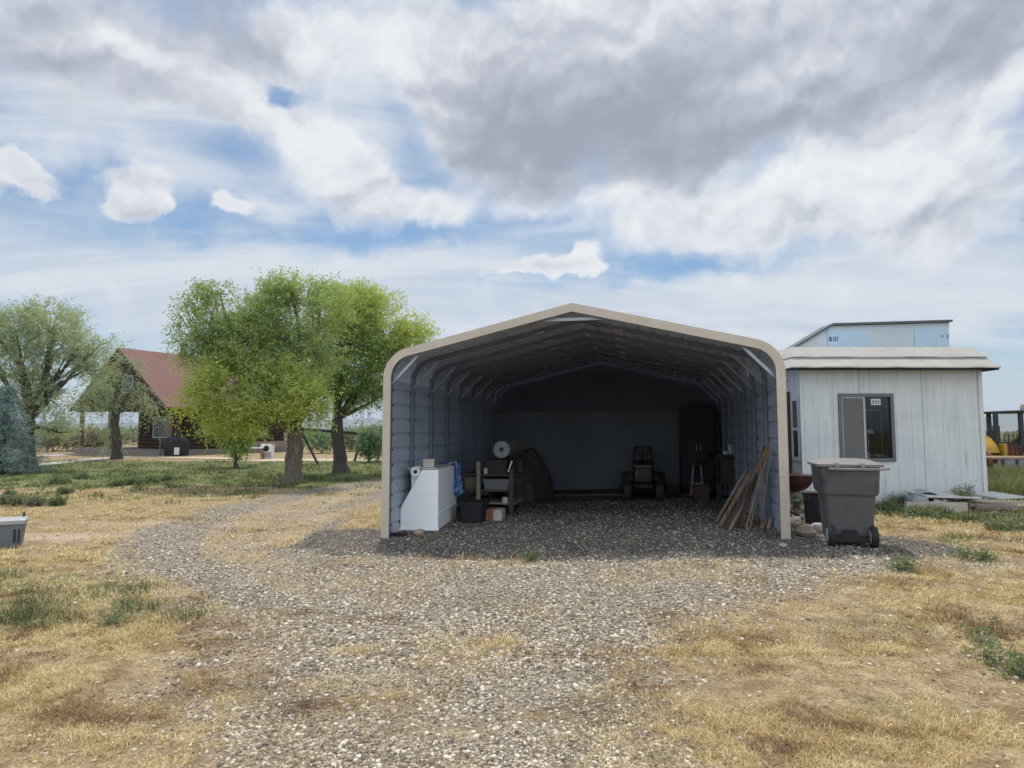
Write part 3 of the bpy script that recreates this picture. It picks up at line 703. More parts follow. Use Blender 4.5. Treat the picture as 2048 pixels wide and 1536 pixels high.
# black tote
p_ = G(942, 1046)
bt = thing('storage_tote', 'low black plastic tote on the gravel beside the blue tarp', 'storage tote', p_, CRZ)
b = MB(); b.loft([rrect(-.17, .17, 0, .5, .03, 0), rrect(-.2, .2, -.02, .54, .03, .30)]); b.build('body', M['dark'], bt, bevel=.006)
b = MB(); b.loft([rrect(-.215, .215, -.035, .555, .03, z) for z in (.30, .335)]); b.build('lid', M['dark'], bt, bevel=.006)
# rough timber shelf rack
p_ = G(957, 1030)
rk = thing('shelf_rack', 'rough wooden shelf rack with dark boards behind the white bin', 'shelf rack', p_, CRZ)
def lb(px, py, Y): # point of the rack frame
    v = at(px, py, Y) - p_; c_, s_ = math.cos(-CRZ), math.sin(-CRZ); return (c_ * v.x - s_ * v.y, s_ * v.x + c_ * v.y, v.z)
RX = .62
b = MB(); b.bb(-.035, .035, -.03, .02, -.02, .98); b.build('post', M['board_grey'], rk)
b = MB(); b.bb(RX - .035, RX + .035, -.03, .02, -.02, .86); b.build('post', M['board_dark'], rk)
for x in (0, RX):
    b = MB(); b.bb(x - .035, x + .035, .9, .96, -.02, .95); b.build('post', M['board_dark'], rk)
for z in (.20, .43, .72):
    b = MB(); b.bb(-.35 if z > .3 else -.1, RX + .06, .022, .9, z, z + .03); b.build('shelf', M['board_grey'] if z < .3 else M['board_dark'], rk)
def rloc(x, y, z):
    c_, s_ = math.cos(CRZ), math.sin(CRZ); return (p_.x + c_ * x - s_ * y, p_.y + s_ * x + c_ * y, p_.z + z)
def rackbox(name, x, y, z, sz, m, label, cat, lid=None):
    tt_ = thing(name, label, cat, rloc(x, y, z), CRZ)
    b = MB(); b.loft([rrect(-sz[0] / 2 * .92, sz[0] / 2 * .92, 0, sz[1], .02, 0), rrect(-sz[0] / 2, sz[0] / 2, -.01, sz[1] + .01, .02, sz[2])]); b.build('body', m, tt_, bevel=.006)
    b = MB(); b.loft([rrect(-sz[0] / 2 - .015, sz[0] / 2 + .015, -.025, sz[1] + .02, .02, sz[2] + k) for k in (0, .035)]); b.build('lid', lid or m, tt_, bevel=.006)
rackbox('storage_tote', .33, .03, .465, (.50, .6, .16), M['grey_tote'], 'shallow grey plastic tote on the middle shelf of the rack', 'storage tote')
rackbox('storage_tote', .31, .06, .752, (.44, .5, .22), M['dark'], 'black tote on the top shelf under the white foam roll', 'storage tote')
rackbox('cardboard_carton', -.19, .1, .462, (.24, .4, .2), M['kraft'], 'brown carton on the shelf between blue tarp and rack post', 'carton')
o = MB(); o.lathe([(.055, 0), (.06, .02), (.06, .09), (.045, .1)], (0, 0, 0), 16); o = o.build('white_jar', M['bottle'], None, True, loc=rloc(.49, .07, .231)); tag(o, 'small white jar on the bottom shelf of the rack', 'jar')
o = MB(); o.lathe([(.03, 0), (.045, .03), (.03, .1), (.012, .12)], (0, 0, 0), 12); o = o.build('grey_jug', M['grey_stone'], None, True, loc=rloc(.12, .05, .752)); tag(o, 'little grey jug on the top shelf by the rack post', 'jug')
o = MB(); o.bar((0, 0, 0), (.07, 0, .20), .03, .02); o = o.build('paint_stick', M['white_paper'], None, loc=rloc(.56, .0, .80), rz=CRZ); tag(o, 'short pale stick leaning beside the black tote on the rack', 'stick')
# crate under the rack
b = MB(); pc_ = G(975, 1041)
b.bb(-.2, .1, 0, .3, 0, .19, 0); b.bb(.102, .25, .0, .3, 0, .185, 1); b.bb(-.205, .105, -.006, 0, .13, .17, 0); b.bb(-.205, .105, -.006, 0, .02, .06, 0)
o = b.build('wooden_crate', [M['redwood'], M['cardboard']], None, loc=pc_, rz=CRZ, bevel=.004); tag(o, 'reddish wooden crate with one pale end under the rack', 'crate')
# foam roll
o = MB(); R0 = .155
o.lathe([(.045, 0), (R0 * .6, -.004), (R0, 0), (R0 - .001, .012)], (0, 0, 0), 26, 'y', 0); o.lathe([(R0 - .0005, .0125), (R0 + .003, .4), (R0, 1.4), (.045, 1.4)], (0, 0, 0), 26, 'y', 2); o.lathe([(.043, -.006), (.0431, -.005)], (0, 0, 0), 16, 'y', 1)
o = o.build('foam_roll', [M['foam_roll'], M['dark'], M['kraft']], None, True, loc=at(1003, 899, 11.9), rz=CRZ + .0); tag(o, 'long white foam roll lying end-on on top of the covered heap', 'foam roll')
# covered heap behind the rack
hp = MB(); pb = G(1050, 1006)
rowsN = 16; colsN = 30; vs = []
for i in range(rowsN):
    s = i / (rowsN - 1)
    for k in range(colsN):
        a = 2 * math.pi * k / colsN; r = 1 - .62 * s ** 2.2
        bump_ = 1 + .10 * math.sin(3 * a + 2 * s) + .06 * math.sin(7 * a + 5 * s) + .03 * math.sin(13 * a)
        vs.append((.62 * r * bump_ * math.cos(a), 1.25 * r * bump_ * math.sin(a), 1.12 * s ** .8 * (1 + .05 * math.sin(2 * a + 1)) - .02))
fs = [(i * colsN + k, i * colsN + (k + 1) % colsN, (i + 1) * colsN + (k + 1) % colsN, (i + 1) * colsN + k) for i in range(rowsN - 1) for k in range(colsN)] + [tuple((rowsN - 1) * colsN + k for k in range(colsN))]
hp.add(vs, fs); o = hp.build('tarp_covered_heap', M['brown_tarp'], None, True, loc=pb + Vector((-.05, 1.1, 0)), rz=CRZ); tag(o, 'tall heap under a dusty brown tarp deep in the carport', 'covered heap')

# riding mower facing the opening
pm = G(1262, 996); pm = Vector((pm.x + .15, pm.y - .6, float(gz(pm.x, pm.y - .6))))
mw = thing('riding_mower', 'dark riding mower parked against the pale back wall', 'riding mower', pm, CRZ)
def sect(w0, y0, z0, z1, rr=.04): return [(-w0, y0, z0), (w0, y0, z0), (w0, y0, z1 - rr), (w0 - rr, y0, z1), (-w0 + rr, y0, z1), (-w0, y0, z1 - rr)]
b = MB(); b.loft([sect(.17, -.02, .38, .70), sect(.21, .12, .34, .76), sect(.23, .75, .34, .80)]); b.build('hood', M['mower'], mw, bevel=.01)
b = MB(); b.bb(-.14, .14, -.04, -.021, .45, .64); b.build('grille', M['dark'], mw)
b = MB(); b.bb(-.2, .2, .2, 1.3, .24, .34); b.bb(-.34, .34, .8, 1.6, .34, .5); b.build('frame', M['mower'], mw, bevel=.01)
b = MB(); b.loft([rrect(-.48, .48, .35, 1.05, .12, .14), rrect(-.52, .52, .3, 1.1, .12, .24), rrect(-.4, .4, .4, 1.0, .1, .28)]); b.build('mowing_deck', M['mower'], mw, bevel=.01)
b = MB(); b.loft([rrect(-.22, .22, 1.1, 1.5, .08, .56), rrect(-.24, .24, 1.08, 1.54, .08, .64)]); b.build('seat', M['mower_yellow'], mw, bevel=.01)
b = MB(); b.loft([[(x, y + (z - .6) * .15, z) for x, y, z in rrect(-.22 * s, .22 * s, 1.46, 1.56, .04, z)] for z, s in ((.6, 1), (.95, 1), (1.08, .8))]); b.build('seat_back', M['dark'], mw, bevel=.01)
b = MB(); b.tube([(0, .78, .78), (0, .95, 1.0)], .02); b.tube([(.17 * math.cos(a), .95 + .17 * math.sin(a) * .6, 1.0 + .17 * math.sin(a) * .5) for a in np.linspace(0, 2 * math.pi, 19)], .014, 6, False); b.build('steering_wheel', M['dark'], mw, True)
for (x, y, r, wd) in ((-.40, .05, .18, .15), (.25, .05, .18, .15), (-.48, 1.35, .26, .24), (.24, 1.35, .26, .24)):
    b = MB(); b.lathe([(r * .55, 0), (r * .9, .0), (r, wd * .2), (r, wd * .8), (r * .9, wd), (r * .55, wd)], (x, y, r), 22, 'x'); b.build('wheel', M['black_rubber'], mw, True)
b = MB(); b.bb(-.19, .19, -.03, -.02, .70, .72); b.bb(-.15, -.13, -.045, -.03, .50, .60); b.build('headlight', M['mower_yellow'], mw)

# workbench along the right wall with odds and ends
pw = G(1420, 988)
wb = thing('workbench', 'dark timber workbench against the right wall of the carport', 'workbench', pw, CRZ)
b = MB(); b.bb(0, .85, -1.3, .9, .86, .92); b.build('bench_top', M['bench'], wb)
for (x, y) in ((.05, -1.25), (.8, -1.25), (.05, .85), (.8, .85)):
    b = MB(); b.bb(x - .045, x + .045, y - .045, y + .045, 0, .86); b.build('leg', M['bench'], wb)
b = MB(); b.bb(.03, .82, -1.28, .88, .3, .34); b.build('lower_shelf', M['bench'], wb)
b = MB(); b.bb(.02, .83, -1.295, -1.275, .34, .84); b.build('end_panel', M['dark_soffit'], wb)
def wloc(x, y, z):
    c_, s_ = math.cos(CRZ), math.sin(CRZ); return (pw.x + c_ * x - s_ * y, pw.y + s_ * x + c_ * y, pw.z + z)
for (x, y, r, h_, lab, nm, m_) in ((.22, -1.05, .055, .10, 'squat pale tub at the left end of the bench bottles', 'plastic_tub', 'bottle'), (.32, -1.0, .045, .26, 'tallest white bottle on the workbench', 'plastic_bottle', 'bottle'),
                          (.45, -1.02, .04, .16, 'white bottle between the tallest bottle and the grey one', 'plastic_bottle', 'bottle'), (.56, -.98, .04, .15, 'grey bottle on the workbench nearest the boards', 'plastic_bottle', 'grey_tote')):
    tt_ = thing(nm, lab, 'tub' if 'tub' in nm else 'bottle', wloc(x, y, .922))
    b = MB(); b.lathe([(r, 0), (r, h_ * .7), (r * .5, h_ * .82), (r * .5, h_ * .86)], (0, 0, 0), 14); b.build('body', M[m_], tt_, True)
    b = MB(); b.lathe([(r * .52, h_ * .86), (r * .52, h_)], (0, 0, 0), 12); b.build('cap', M['dark'], tt_, True)
# tall dark cabinet in the back right corner
pk_ = Vector((CAR.x, CAR.y, 0)) + cu * (CW - .95) + cv * (CL - .75)
cb_ = thing('tall_cabinet', 'tall dark cabinet in the back right corner of the carport', 'cabinet', (pk_.x, pk_.y, float(gz(pk_.x, pk_.y))), CRZ)
b = MB(); b.bb(0, .8, .02, .6, .02, 2.0); b.build('body', M['bench'], cb_, bevel=.006)
for x in (.01, .405):
    b = MB(); b.bb(x, x + .385, 0, .018, .06, 1.96); d_ = b.build('door', M['bench'], cb_, bevel=.004)
    b = MB(); b.tube([(x + (.35 if x < .2 else .035), -.02, .95), (x + (.35 if x < .2 else .035), -.02, 1.1)], .008, 6); b.build('handle', M['alu'], d_)
# small stool with a bag and a low box near the bench
ps = G(1395, 990)
st_ = thing('shop_stool', 'dark shop stool standing at the left of the workbench', 'stool', ps, CRZ)
b = MB(); b.lathe([(.17, .66), (.18, .68), (.18, .71), (.16, .72)], (0, 0, 0), 20); b.build('seat', M['bench'], st_, True)
for a in (45, 135, 225, 315):
    b = MB(); b.tube([(.11 * math.cos(R(a)), .11 * math.sin(R(a)), .66), (.19 * math.cos(R(a)), .19 * math.sin(R(a)), 0)], .014, 8); b.build('leg', M['strut_steel'], st_, True)
b = MB(); b.tube([(.16 * math.cos(a), .16 * math.sin(a), .25) for a in np.linspace(0, 2 * math.pi, 17)], .01, 6, False); b.build('foot_ring', M['strut_steel'], st_, True)
rackp = G(1340, 992)
o = MB(); o.loft([rrect(-.2, .2, -.15, .15, .05, 0), rrect(-.22, .22, -.17, .17, .06, .12), rrect(-.2, .2, -.15, .15, .05, .24)]); o = o.build('duffel_bag', M['dark'], None, True, loc=rackp); tag(o, 'low black bag on the ground between mower and stool', 'bag')
o = MB(); o.loft([rrect(-.13, .13, -.1, .1, .02, 0), rrect(-.15, .15, -.12, .12, .02, .3)]); o.tube([(-.15, 0, .3), (-.1, 0, .4), (.1, 0, .4), (.15, 0, .3)], .008, 6); o = o.build('brown_bucket', M['brown_wood'], None, loc=G(1402, 1000), rz=.2); tag(o, 'brown bucket with a wire handle in front of the stool', 'bucket')

# ------------------------------------------------------------------ boards leaning on the right wall
wallx = CW - .085
def car_world(lx, ly, z=None):
    p = Vector((CAR.x, CAR.y, 0)) + cu * lx + cv * ly; p.z = float(gz(p.x, p.y)) if z is None else z; return p
def lean(px, py, tpx, tpy, ly_top, w, th, m, label, tw=0.0):
    a = G(px, py)
    # top: on the wall plane (local x = wallx) at depth ly_top, height from the picture ray
    d = ray(tpx, tpy); o0 = Vector((CAR.x, CAR.y, 0)) + cu * (wallx - tw)
    tt_ = (o0 - Vector((0, 0, CAMZ))).dot(cu) / d.dot(cu); tp = Vector((0, 0, CAMZ)) + d * tt_
    ly = (tp - Vector((CAR.x, CAR.y, 0))).dot(cv)
    if ly < .25 or ly > 3.0:
        tp = car_world(wallx - tw, ly_top, tp.z)
    b = MB(); v = tp - a; b.bar((0, 0, .005), v, w, th, up=(0, 1, 0))
    o = b.build('leaning_board', m, None, loc=a, bevel=.003); tag(o, label, 'board', 'boards leaning inside the right wall of the carport')
    return o
LB = [(1432, 1044, 1492, 940, 1.6, .032, .025, 'board_grey', 'pale thin board at the far left of the leaning boards', .22),
      (1440, 1052, 1500, 946, 1.5, .05, .03, 'board', 'light brown board second from the left of the leaning boards', .2),
      (1450, 1058, 1512, 950, 1.4, .035, .03, 'board_dark', 'dark board between the two light brown boards on the left', .16),
      (1464, 1050, 1538, 890, 1.25, .05, .03, 'board', 'widest brown board reaching highest among the leaning boards', .0),
      (1476, 1056, 1530, 893, 1.3, .04, .03, 'board_dark', 'tall dark board just behind the widest brown board', .03),
      (1458, 1062, 1510, 966, 1.1, .03, .025, 'board_grey', 'short grey board leaning in front of the widest brown board', .12),
      (1480, 1058, 1522, 925, 1.0, .03, .02, 'board_dark', 'narrow dark slat in the middle of the leaning boards', .06),
      (1492, 1058, 1528, 925, .95, .024, .02, 'board_grey', 'narrow pale slat in the middle of the leaning boards', .05),
      (1500, 1058, 1535, 905, .9, .022, .02, 'board', 'slim brown slat right of the pale middle slat', .02),
      (1522, 1056, 1541, 900, .8, .02, .02, 'board_grey', 'near upright pale slat closest to the right wall', .0)]
for (a, b_, c_, d_, e_, w_, th_, m_, l_, tw_) in LB: lean(a, b_, c_, d_, e_, w_, th_, M[m_], l_, tw_)
for (px, py, tx, ty, m_, l_) in ((1524, 1058, 1533, 1040, 'board', 'left one of two stubby offcuts by the right post'), (1536, 1058, 1543, 1036, 'board_grey', 'right one of two stubby offcuts by the right post')):
    a = G(px, py); b = MB(); e = at(tx, ty, a.y + .16); b.bar((0, 0, 0), e - a, .055, .035); o = b.build('board_offcut', M[m_], None, loc=a, bevel=.003); tag(o, l_, 'offcut')
# ------------------------------------------------------------------ wheeled trash bin
pB = G(1705, 1094)
SC = pB.y / FPX
bn = thing('trash_bin', 'large grey wheeled trash bin with a paler lid by the right carport post', 'trash bin', pB, R(-17))
BX = lambda px: (px - 1705) * SC
BZ = lambda py: (1094 - py) * SC
def bsec(x0, x1, y0, y1, z, r=.06): return rrect(x0, x1, y0, y1, r, z, 5)
zt = BZ(938)
b = MB()
b.loft([bsec(-.26, .25, .03, .47, .07), bsec(-.272, .262, .02, .51, .30), bsec(-.295, .285, .0, .56, .62), bsec(-.297, .287, .0, .56, .64)])
b.loft([bsec(-.31, .30, -.025, .60, .62), bsec(-.33, .32, -.035, .64, .66), bsec(-.345, .335, -.04, .68, zt)])
b.build('body', M['bin_grey'], bn, True, bevel=.008)
b = MB(); b.loft([rrect(-.12, .07, .005, .012, .002, .10), rrect(-.12, .07, .004, .014, .002, .17), rrect(-.10, .05, .0, .02, .004, .20)]); b.build('recess_shade', M['dark'], bn)  # dark plate stands in for the shade of a recess, none is cut
b = MB()
b.loft([bsec(-.38, .37, -.06, .72, zt + .004), bsec(-.385, .375, -.065, .725, zt + .035), bsec(-.36, .35, -.03, .70, zt + .052, .1), bsec(-.27, .26, .10, .58, zt + .085, .12), bsec(-.2, .18, .2, .5, zt + .092, .1)])
lid = b.build('lid', M['bin_lid'], bn, True)
for x in (-.15, .13):
    b = MB(); b.box((x, -.075, zt + .005), (.05, .05, .07)); b.box((x, -.04, zt + .05), (.045, .09, .03), Matrix.Rotation(.3, 3, 'X')); b.build('hinge', M['bin_lid'], lid, bevel=.008)
b = MB(); b.tube([(-.24, -.045, zt - .02), (-.24, -.10, zt - .02), (.30, -.10, zt - .02), (.30, -.045, zt - .02)], .016, 8); b.tube([(.30, -.10, zt - .02), (.42, -.07, zt - .01)], .012, 8); b.build('handle', M['bin_lid'], bn, True)
for (x, nm) in ((-.27, 0), (.20, 1)):
    b = MB(); b.lathe([(.085, 0), (.115, .0), (.13, .02), (.13, .055), (.115, .075), (.085, .075)], (x, .02, .13), 24, 'x'); wh = b.build('wheel', M['black_rubber'], bn, True)
    b = MB(); b.lathe([(.02, -.006), (.084, -.004), (.084, .079), (.02, .083)], (x, .02, .13), 20, 'x'); b.build('hub', M['hub'], wh, True)
b = MB(); b.tube([(-.26, .02, .13), (.27, .02, .13)], .012, 8); b.bb(-.19, .19, .0, .06, .055, .10); b.build('axle', M['dark'], bn)

# second black bin behind
p_ = G(1640, 1052); p_.y += .15; p_.z = float(gz(p_.x, p_.y))
b2 = thing('yard_bin', 'squat black bin half hidden behind the grey trash bin', 'bin', p_, R(-22))
b = MB(); b.loft([rrect(-.13, .2, 0, .2, .04, 0), rrect(-.15, .25, -.03, .24, .04, .44)]); b.build('body', M['dark'], b2, True)
b = MB(); b.loft([rrect(-.17, .27, -.05, .26, .04, .44), rrect(-.18, .28, -.06, .27, .04, .475)]); b.bb(-.16, -.05, -.065, -.02, .36, .45); b.build('rim', M['dark'], b2, True)
# dark red half-round barbecue on legs
p_ = G(1588, 1020); p_.z = float(gz(p_.x, p_.y))
gq = thing('barbecue_bowl', 'dark red barbecue bowl with a flat lid on thin legs behind the right carport post', 'barbecue', p_, 0)
rb = .34; zb2 = at(1600, 951, p_.y).z - p_.z
b = MB(); b.lathe([(rb * math.sin(a) + .001, zb2 - .30 + .30 * (1 - math.cos(a))) for a in np.linspace(0, math.pi / 2, 9)] + [(rb + .012, zb2 + .004), (rb - .015, zb2 + .004)] + [((rb - .02) * math.sin(a) + .001, zb2 - .27 + .27 * (1 - math.cos(a))) for a in np.linspace(math.pi / 2, .1, 6)], (0, 0, 0), 28); b.build('bowl', M['maroon'], gq, True)
b = MB(); b.lathe([(rb + .02, zb2 + .006), (rb + .022, zb2 + .016), (rb * .6, zb2 + .03), (.03, zb2 + .034)], (0, 0, 0), 28); b.build('lid', M['maroon'], gq, True)
for (a, m_) in ((-60, 'steel_white'), (60, 'alu'), (170, 'alu')):
    b = MB(); b.tube([(.2 * math.cos(R(a)), .2 * math.sin(R(a)), zb2 - .26), (.28 * math.cos(R(a)), .28 * math.sin(R(a)), 0)], .014, 8); b.build('leg', M[m_], gq, True)
b = MB(); b.lathe([(.10, 0), (.11, .02), (.10, .03)], (0, 0, .16), 18); b.build('ash_pan', M['alu'], gq, True)
# odd bits at the foot of the post
p_ = G(1594, 1052); b = MB(); b.bar((-.12, 0, .1), (.06, .05, .11), .07, .04); o = b.build('wood_offcut', M['lumber'], None, loc=p_); tag(o, 'pale wood offcut sticking out beside the foot of the right post', 'offcut')
p_ = G(1592, 1040); b = MB(); b.tube([(-.08, .1, .0), (-.04, .08, .12), (.04, .02, .07), (.10, -.02, .0)], .03, 8); o = b.build('rubber_hose', M['black_rubber'], None, True, loc=p_); tag(o, 'short black hose scrap between right post and barbecue legs', 'hose')
rock('field_stone', G(1612, 1072), (.36, .24, .12), M['stone'], 'flat reddish stone between the right post and the grey bin', 21)
rock('field_stone', G(1636, 1064), (.2, .18, .14), M['grey_stone'], 'small pale stone in front of the black bin', 22)
rock('field_stone', G(1566, 1093), (.12, .08, .05), M['grey_stone'], 'white flat stone on the gravel in front of the right post', 23)

# ------------------------------------------------------------------ white shed
YS = 12.5
gs = .17
XL, XR = at(1605, 862, YS).x, at(1966, 862, YS).x
DS = 4.2
zE = at(1700, 733, YS).z
def shed_wall_mat():
    m, t, p = newmat('peeling_white_panel_siding')
    tc = t.new('ShaderNodeTexCoord'); P = tc.outputs['Object']
    st = t.new('ShaderNodeMapping'); t.set(st, 0, P); st.inputs['Scale'].default_value = (9, 9, .55)
    n = t.noise(st.outputs[0], 1.6, 8, .7); n2 = t.noise(P, 1.3, 6, .6); n3 = t.noise(P, 14, 5, .7)
    c = t.ramp(n2, [(.3, (.47, .515, .525)), (.7, (.58, .61, .60))])
    c = t.mix(t.math('MULTIPLY', t.sst(n, .48, .70), .6), c, (.33, .37, .38))
    pe = t.math('MULTIPLY', t.sst(n, .60, .68), t.sst(n3, .45, .6))
    c = t.mix(t.math('MULTIPLY', pe, .75), c, (.19, .19, .175))
    # vertical panel grooves every 0.305 m, fainter or stronger along their length
    sx_ = t.new('ShaderNodeSeparateXYZ'); t.set(sx_, 0, P)
    u = t.math('FRACT', t.math('DIVIDE', t.math('ADD', sx_.outputs[0], sx_.outputs[1]), .305))
    gro = t.math('LESS_THAN', u, .03)
    u2 = t.math('FRACT', t.math('DIVIDE', t.math('ADD', sx_.outputs[0], t.math('ADD', sx_.outputs[1], .09)), 1.22))
    seam = t.math('LESS_THAN', u2, .012)
    gv = t.math('MULTIPLY', gro, t.math('ADD', t.math('MULTIPLY', t.sst(t.noise(P, 2.2, 5, .7), .42, .6), .55), .12))
    gv = t.math('MAXIMUM', gv, t.math('MULTIPLY', seam, .8))
    c = t.mix(gv, c, (.17, .19, .19))
    t.set(p, 'Base Color', c); p.inputs['Roughness'].default_value = .75
    b = t.new('ShaderNodeBump'); t.set(b, 'Height', t.math('SUBTRACT', t.math('MULTIPLY', n3, .25), gv)); b.inputs['Strength'].default_value = .5; b.inputs['Distance'].default_value = .012
    t.set(p, 'Normal', b.outputs[0]); return m
M['siding'] = shed_wall_mat()
sh = thing('storage_shed', 'white panel-sided shed with a two-pane window right of the carport', 'shed', (XL, YS, gs), 0)
L_ = XR - XL; H_ = zE - gs
# window hole in the front wall
wx0, wx1 = at(1680, 860, YS).x - XL, at(1787, 860, YS).x - XL
wz0, wz1 = at(1730, 921, YS).z - gs, at(1730, 789, YS).z - gs
b = MB()
b.bb(0, wx0, 0, .1, -.05, H_); b.bb(wx1, L_, 0, .1, -.05, H_); b.bb(wx0, wx1, 0, .1, -.05, wz0); b.bb(wx0, wx1, 0, .1, wz1, H_)
b.bb(0, .1, .1, DS, -.05, H_); b.bb(L_ - .1, L_, .1, DS, -.05, H_); b.bb(.1, L_ - .1, DS - .1, DS, -.05, H_)
b.build('wall', M['siding'], sh)
b = MB(); b.bb(-.035, .03, -.022, -.001, 0, H_ - .02); b.build('corner_trim', M['siding'], sh); b = MB(); b.bb(L_ - .06, L_ + .02, -.022, -.001, 0, H_ - .02); b.build('corner_trim', M['siding'], sh)
b = MB(); b.bb(.1, L_ - .1, .1, DS - .1, -.02, .03); b.build('floor', M['dark_soffit'], sh)
wn = MB(); fw = .045
for (x0, x1, z0, z1) in ((wx0 - .02, wx0 + fw, wz0 - .02, wz1 + .02), (wx1 - fw, wx1 + .02, wz0 - .02, wz1 + .02), (wx0 + fw, wx1 - fw, wz0 - .02, wz0 + fw), (wx0 + fw, wx1 - fw, wz1 - fw, wz1 + .02)):
    wn.bb(x0, x1, -.025, .06, z0, z1)
wo = wn.build('window', M['dark_alu'], sh, bevel=.004)
xm = wx0 + (wx1 - wx0) * .47
b = MB(); b.bb(xm - .02, xm + .02, .0, .05, wz0 + fw, wz1 - fw); b.bb(wx0 + fw, wx0 + fw + .025, .0, .05, wz0 + fw, wz1 - fw); b.bb(wx0 + fw, xm - .02, .0, .05, wz1 - fw - .025, wz1 - fw); b.build('sash', M['alu'], wo)
b = MB(); b.bb(wx0 + fw + .025, xm - .02, .02, .026, wz0 + fw, wz1 - fw - .025); b.bb(xm + .02, wx1 - fw, .012, .018, wz0 + fw, wz1 - fw); b.build('pane', M['clear'], wo)
b = MB(); b.bb(wx0 + fw + .026, xm - .021, .006, .009, wz0 + fw, wz1 - fw - .026); b.build('screen', M['blind'], wo)
b = MB(); sx0 = at(1742, 800, YS).x - XL; sz0 = at(1742, 810, YS).z - gs; b.bb(sx0, sx0 + .19, .008, .011, sz0, sz0 + .12, 0)
for k in range(3): b.bb(sx0 + .03 + .05 * k, sx0 + .06 + .05 * k, .0065, .008, sz0 + .03, sz0 + .09, 1)
b.build('sticker', [M['sticker'], M['ink']], wo)
# things standing inside behind the right pane
b = MB(); b.bb(xm + .02, wx1 + .2, .25, .6, wz0 - .1, wz0 + .02); o = b.build('inner_shelf', M['bench'], sh)
o = MB(); o.lathe([(.05, 0), (.055, .12), (.03, .15), (.03, .17)], (0, 0, 0), 14); o.lathe([(.035, 0), (.04, .1), (.02, .13)], (.12, .02, 0), 14)
o = o.build('pale_jar', M['bottle'], None, True, loc=(XL + xm + .1, YS + .32, gs + wz0 + .022)); tag(o, 'pale jars on the sill inside the right pane of the shed window', 'jars')
o = MB(); o.bar((0, 0, 0), (.5, .1, -.04), .16, .04); o = o.build('white_tray', M['bottle'], None, loc=(XL + xm + .32, YS + .34, gs + wz0 + .09)); tag(o, 'pale tray leaning inside the shed window at lower right', 'tray')
o = MB(); o.lathe([(.01, .1), (.09, .06), (.11, 0), (.10, 0)], (0, 0, 0), 18); o.tube([(0, 0, 0), (.0, 0, -.5)], .01, 6); o = o.build('desk_lamp', M['bottle'], None, True, loc=(XL + wx1 - .22, YS + .5, gs + wz0 + .52)); tag(o, 'white lamp shade dimly visible behind the right pane of the shed window', 'lamp')
o = MB(); o.bar((0, 0, 0), (0, 0, .95), .03, .03); o.bar((0, 0, .95), (.4, 0, .97), .03, .03); o.bar((.4, 0, .97), (.4, 0, 0), .03, .03); o = o.build('inner_frame', M['alu'], None, loc=(XL + xm + .17, YS + .45, gs + wz0 + .03)); tag(o, 'thin metal frame standing inside behind the shed window', 'frame')
# left side window and dark post / door edge
def side(y0, y1, z0, z1, x0, x1, mi, name, par): bb_ = MB(); bb_.bb(x0, x1, y0, y1, z0, z1); return bb_.build(name, mi, par)
yw0 = .10; yw1 = .44
zt0, zt1 = at(1590, 797, YS + .5).z - gs, at(1590, 920, YS + .5).z - gs
sw = MB()
for (y0, y1, z0, z1) in ((yw0, yw0 + .05, zt1, zt0), (yw1 - .05, yw1, zt1, zt0), (yw0 + .05, yw1 - .05, zt1, zt1 + .07), (yw0 + .05, yw1 - .05, zt0 - .06, zt0), (yw0 + .05, yw1 - .05, (zt0 + zt1) / 2 - .03, (zt0 + zt1) / 2 + .03)):
    sw.bb(-.03, -.001, y0, y1, z0, z1)
swo = sw.build('window', M['cream_frame'], sh)
side(yw0 + .05, yw1 - .05, zt1 + .07, (zt0 + zt1) / 2 - .03, -.012, -.002, M['glass'], 'pane', swo)
side(yw0 + .05, yw1 - .05, (zt0 + zt1) / 2 + .03, zt0 - .06, -.012, -.002, M['glass_sky'], 'pane', swo)
dx = at(1578, 862, YS + 1.35)
b = MB(); b.bb(-.05, -.002, .50, 1.35, -.03, at(1575, 785, YS + .8).z - gs); b.build('door', M['brown_wood'], sh)
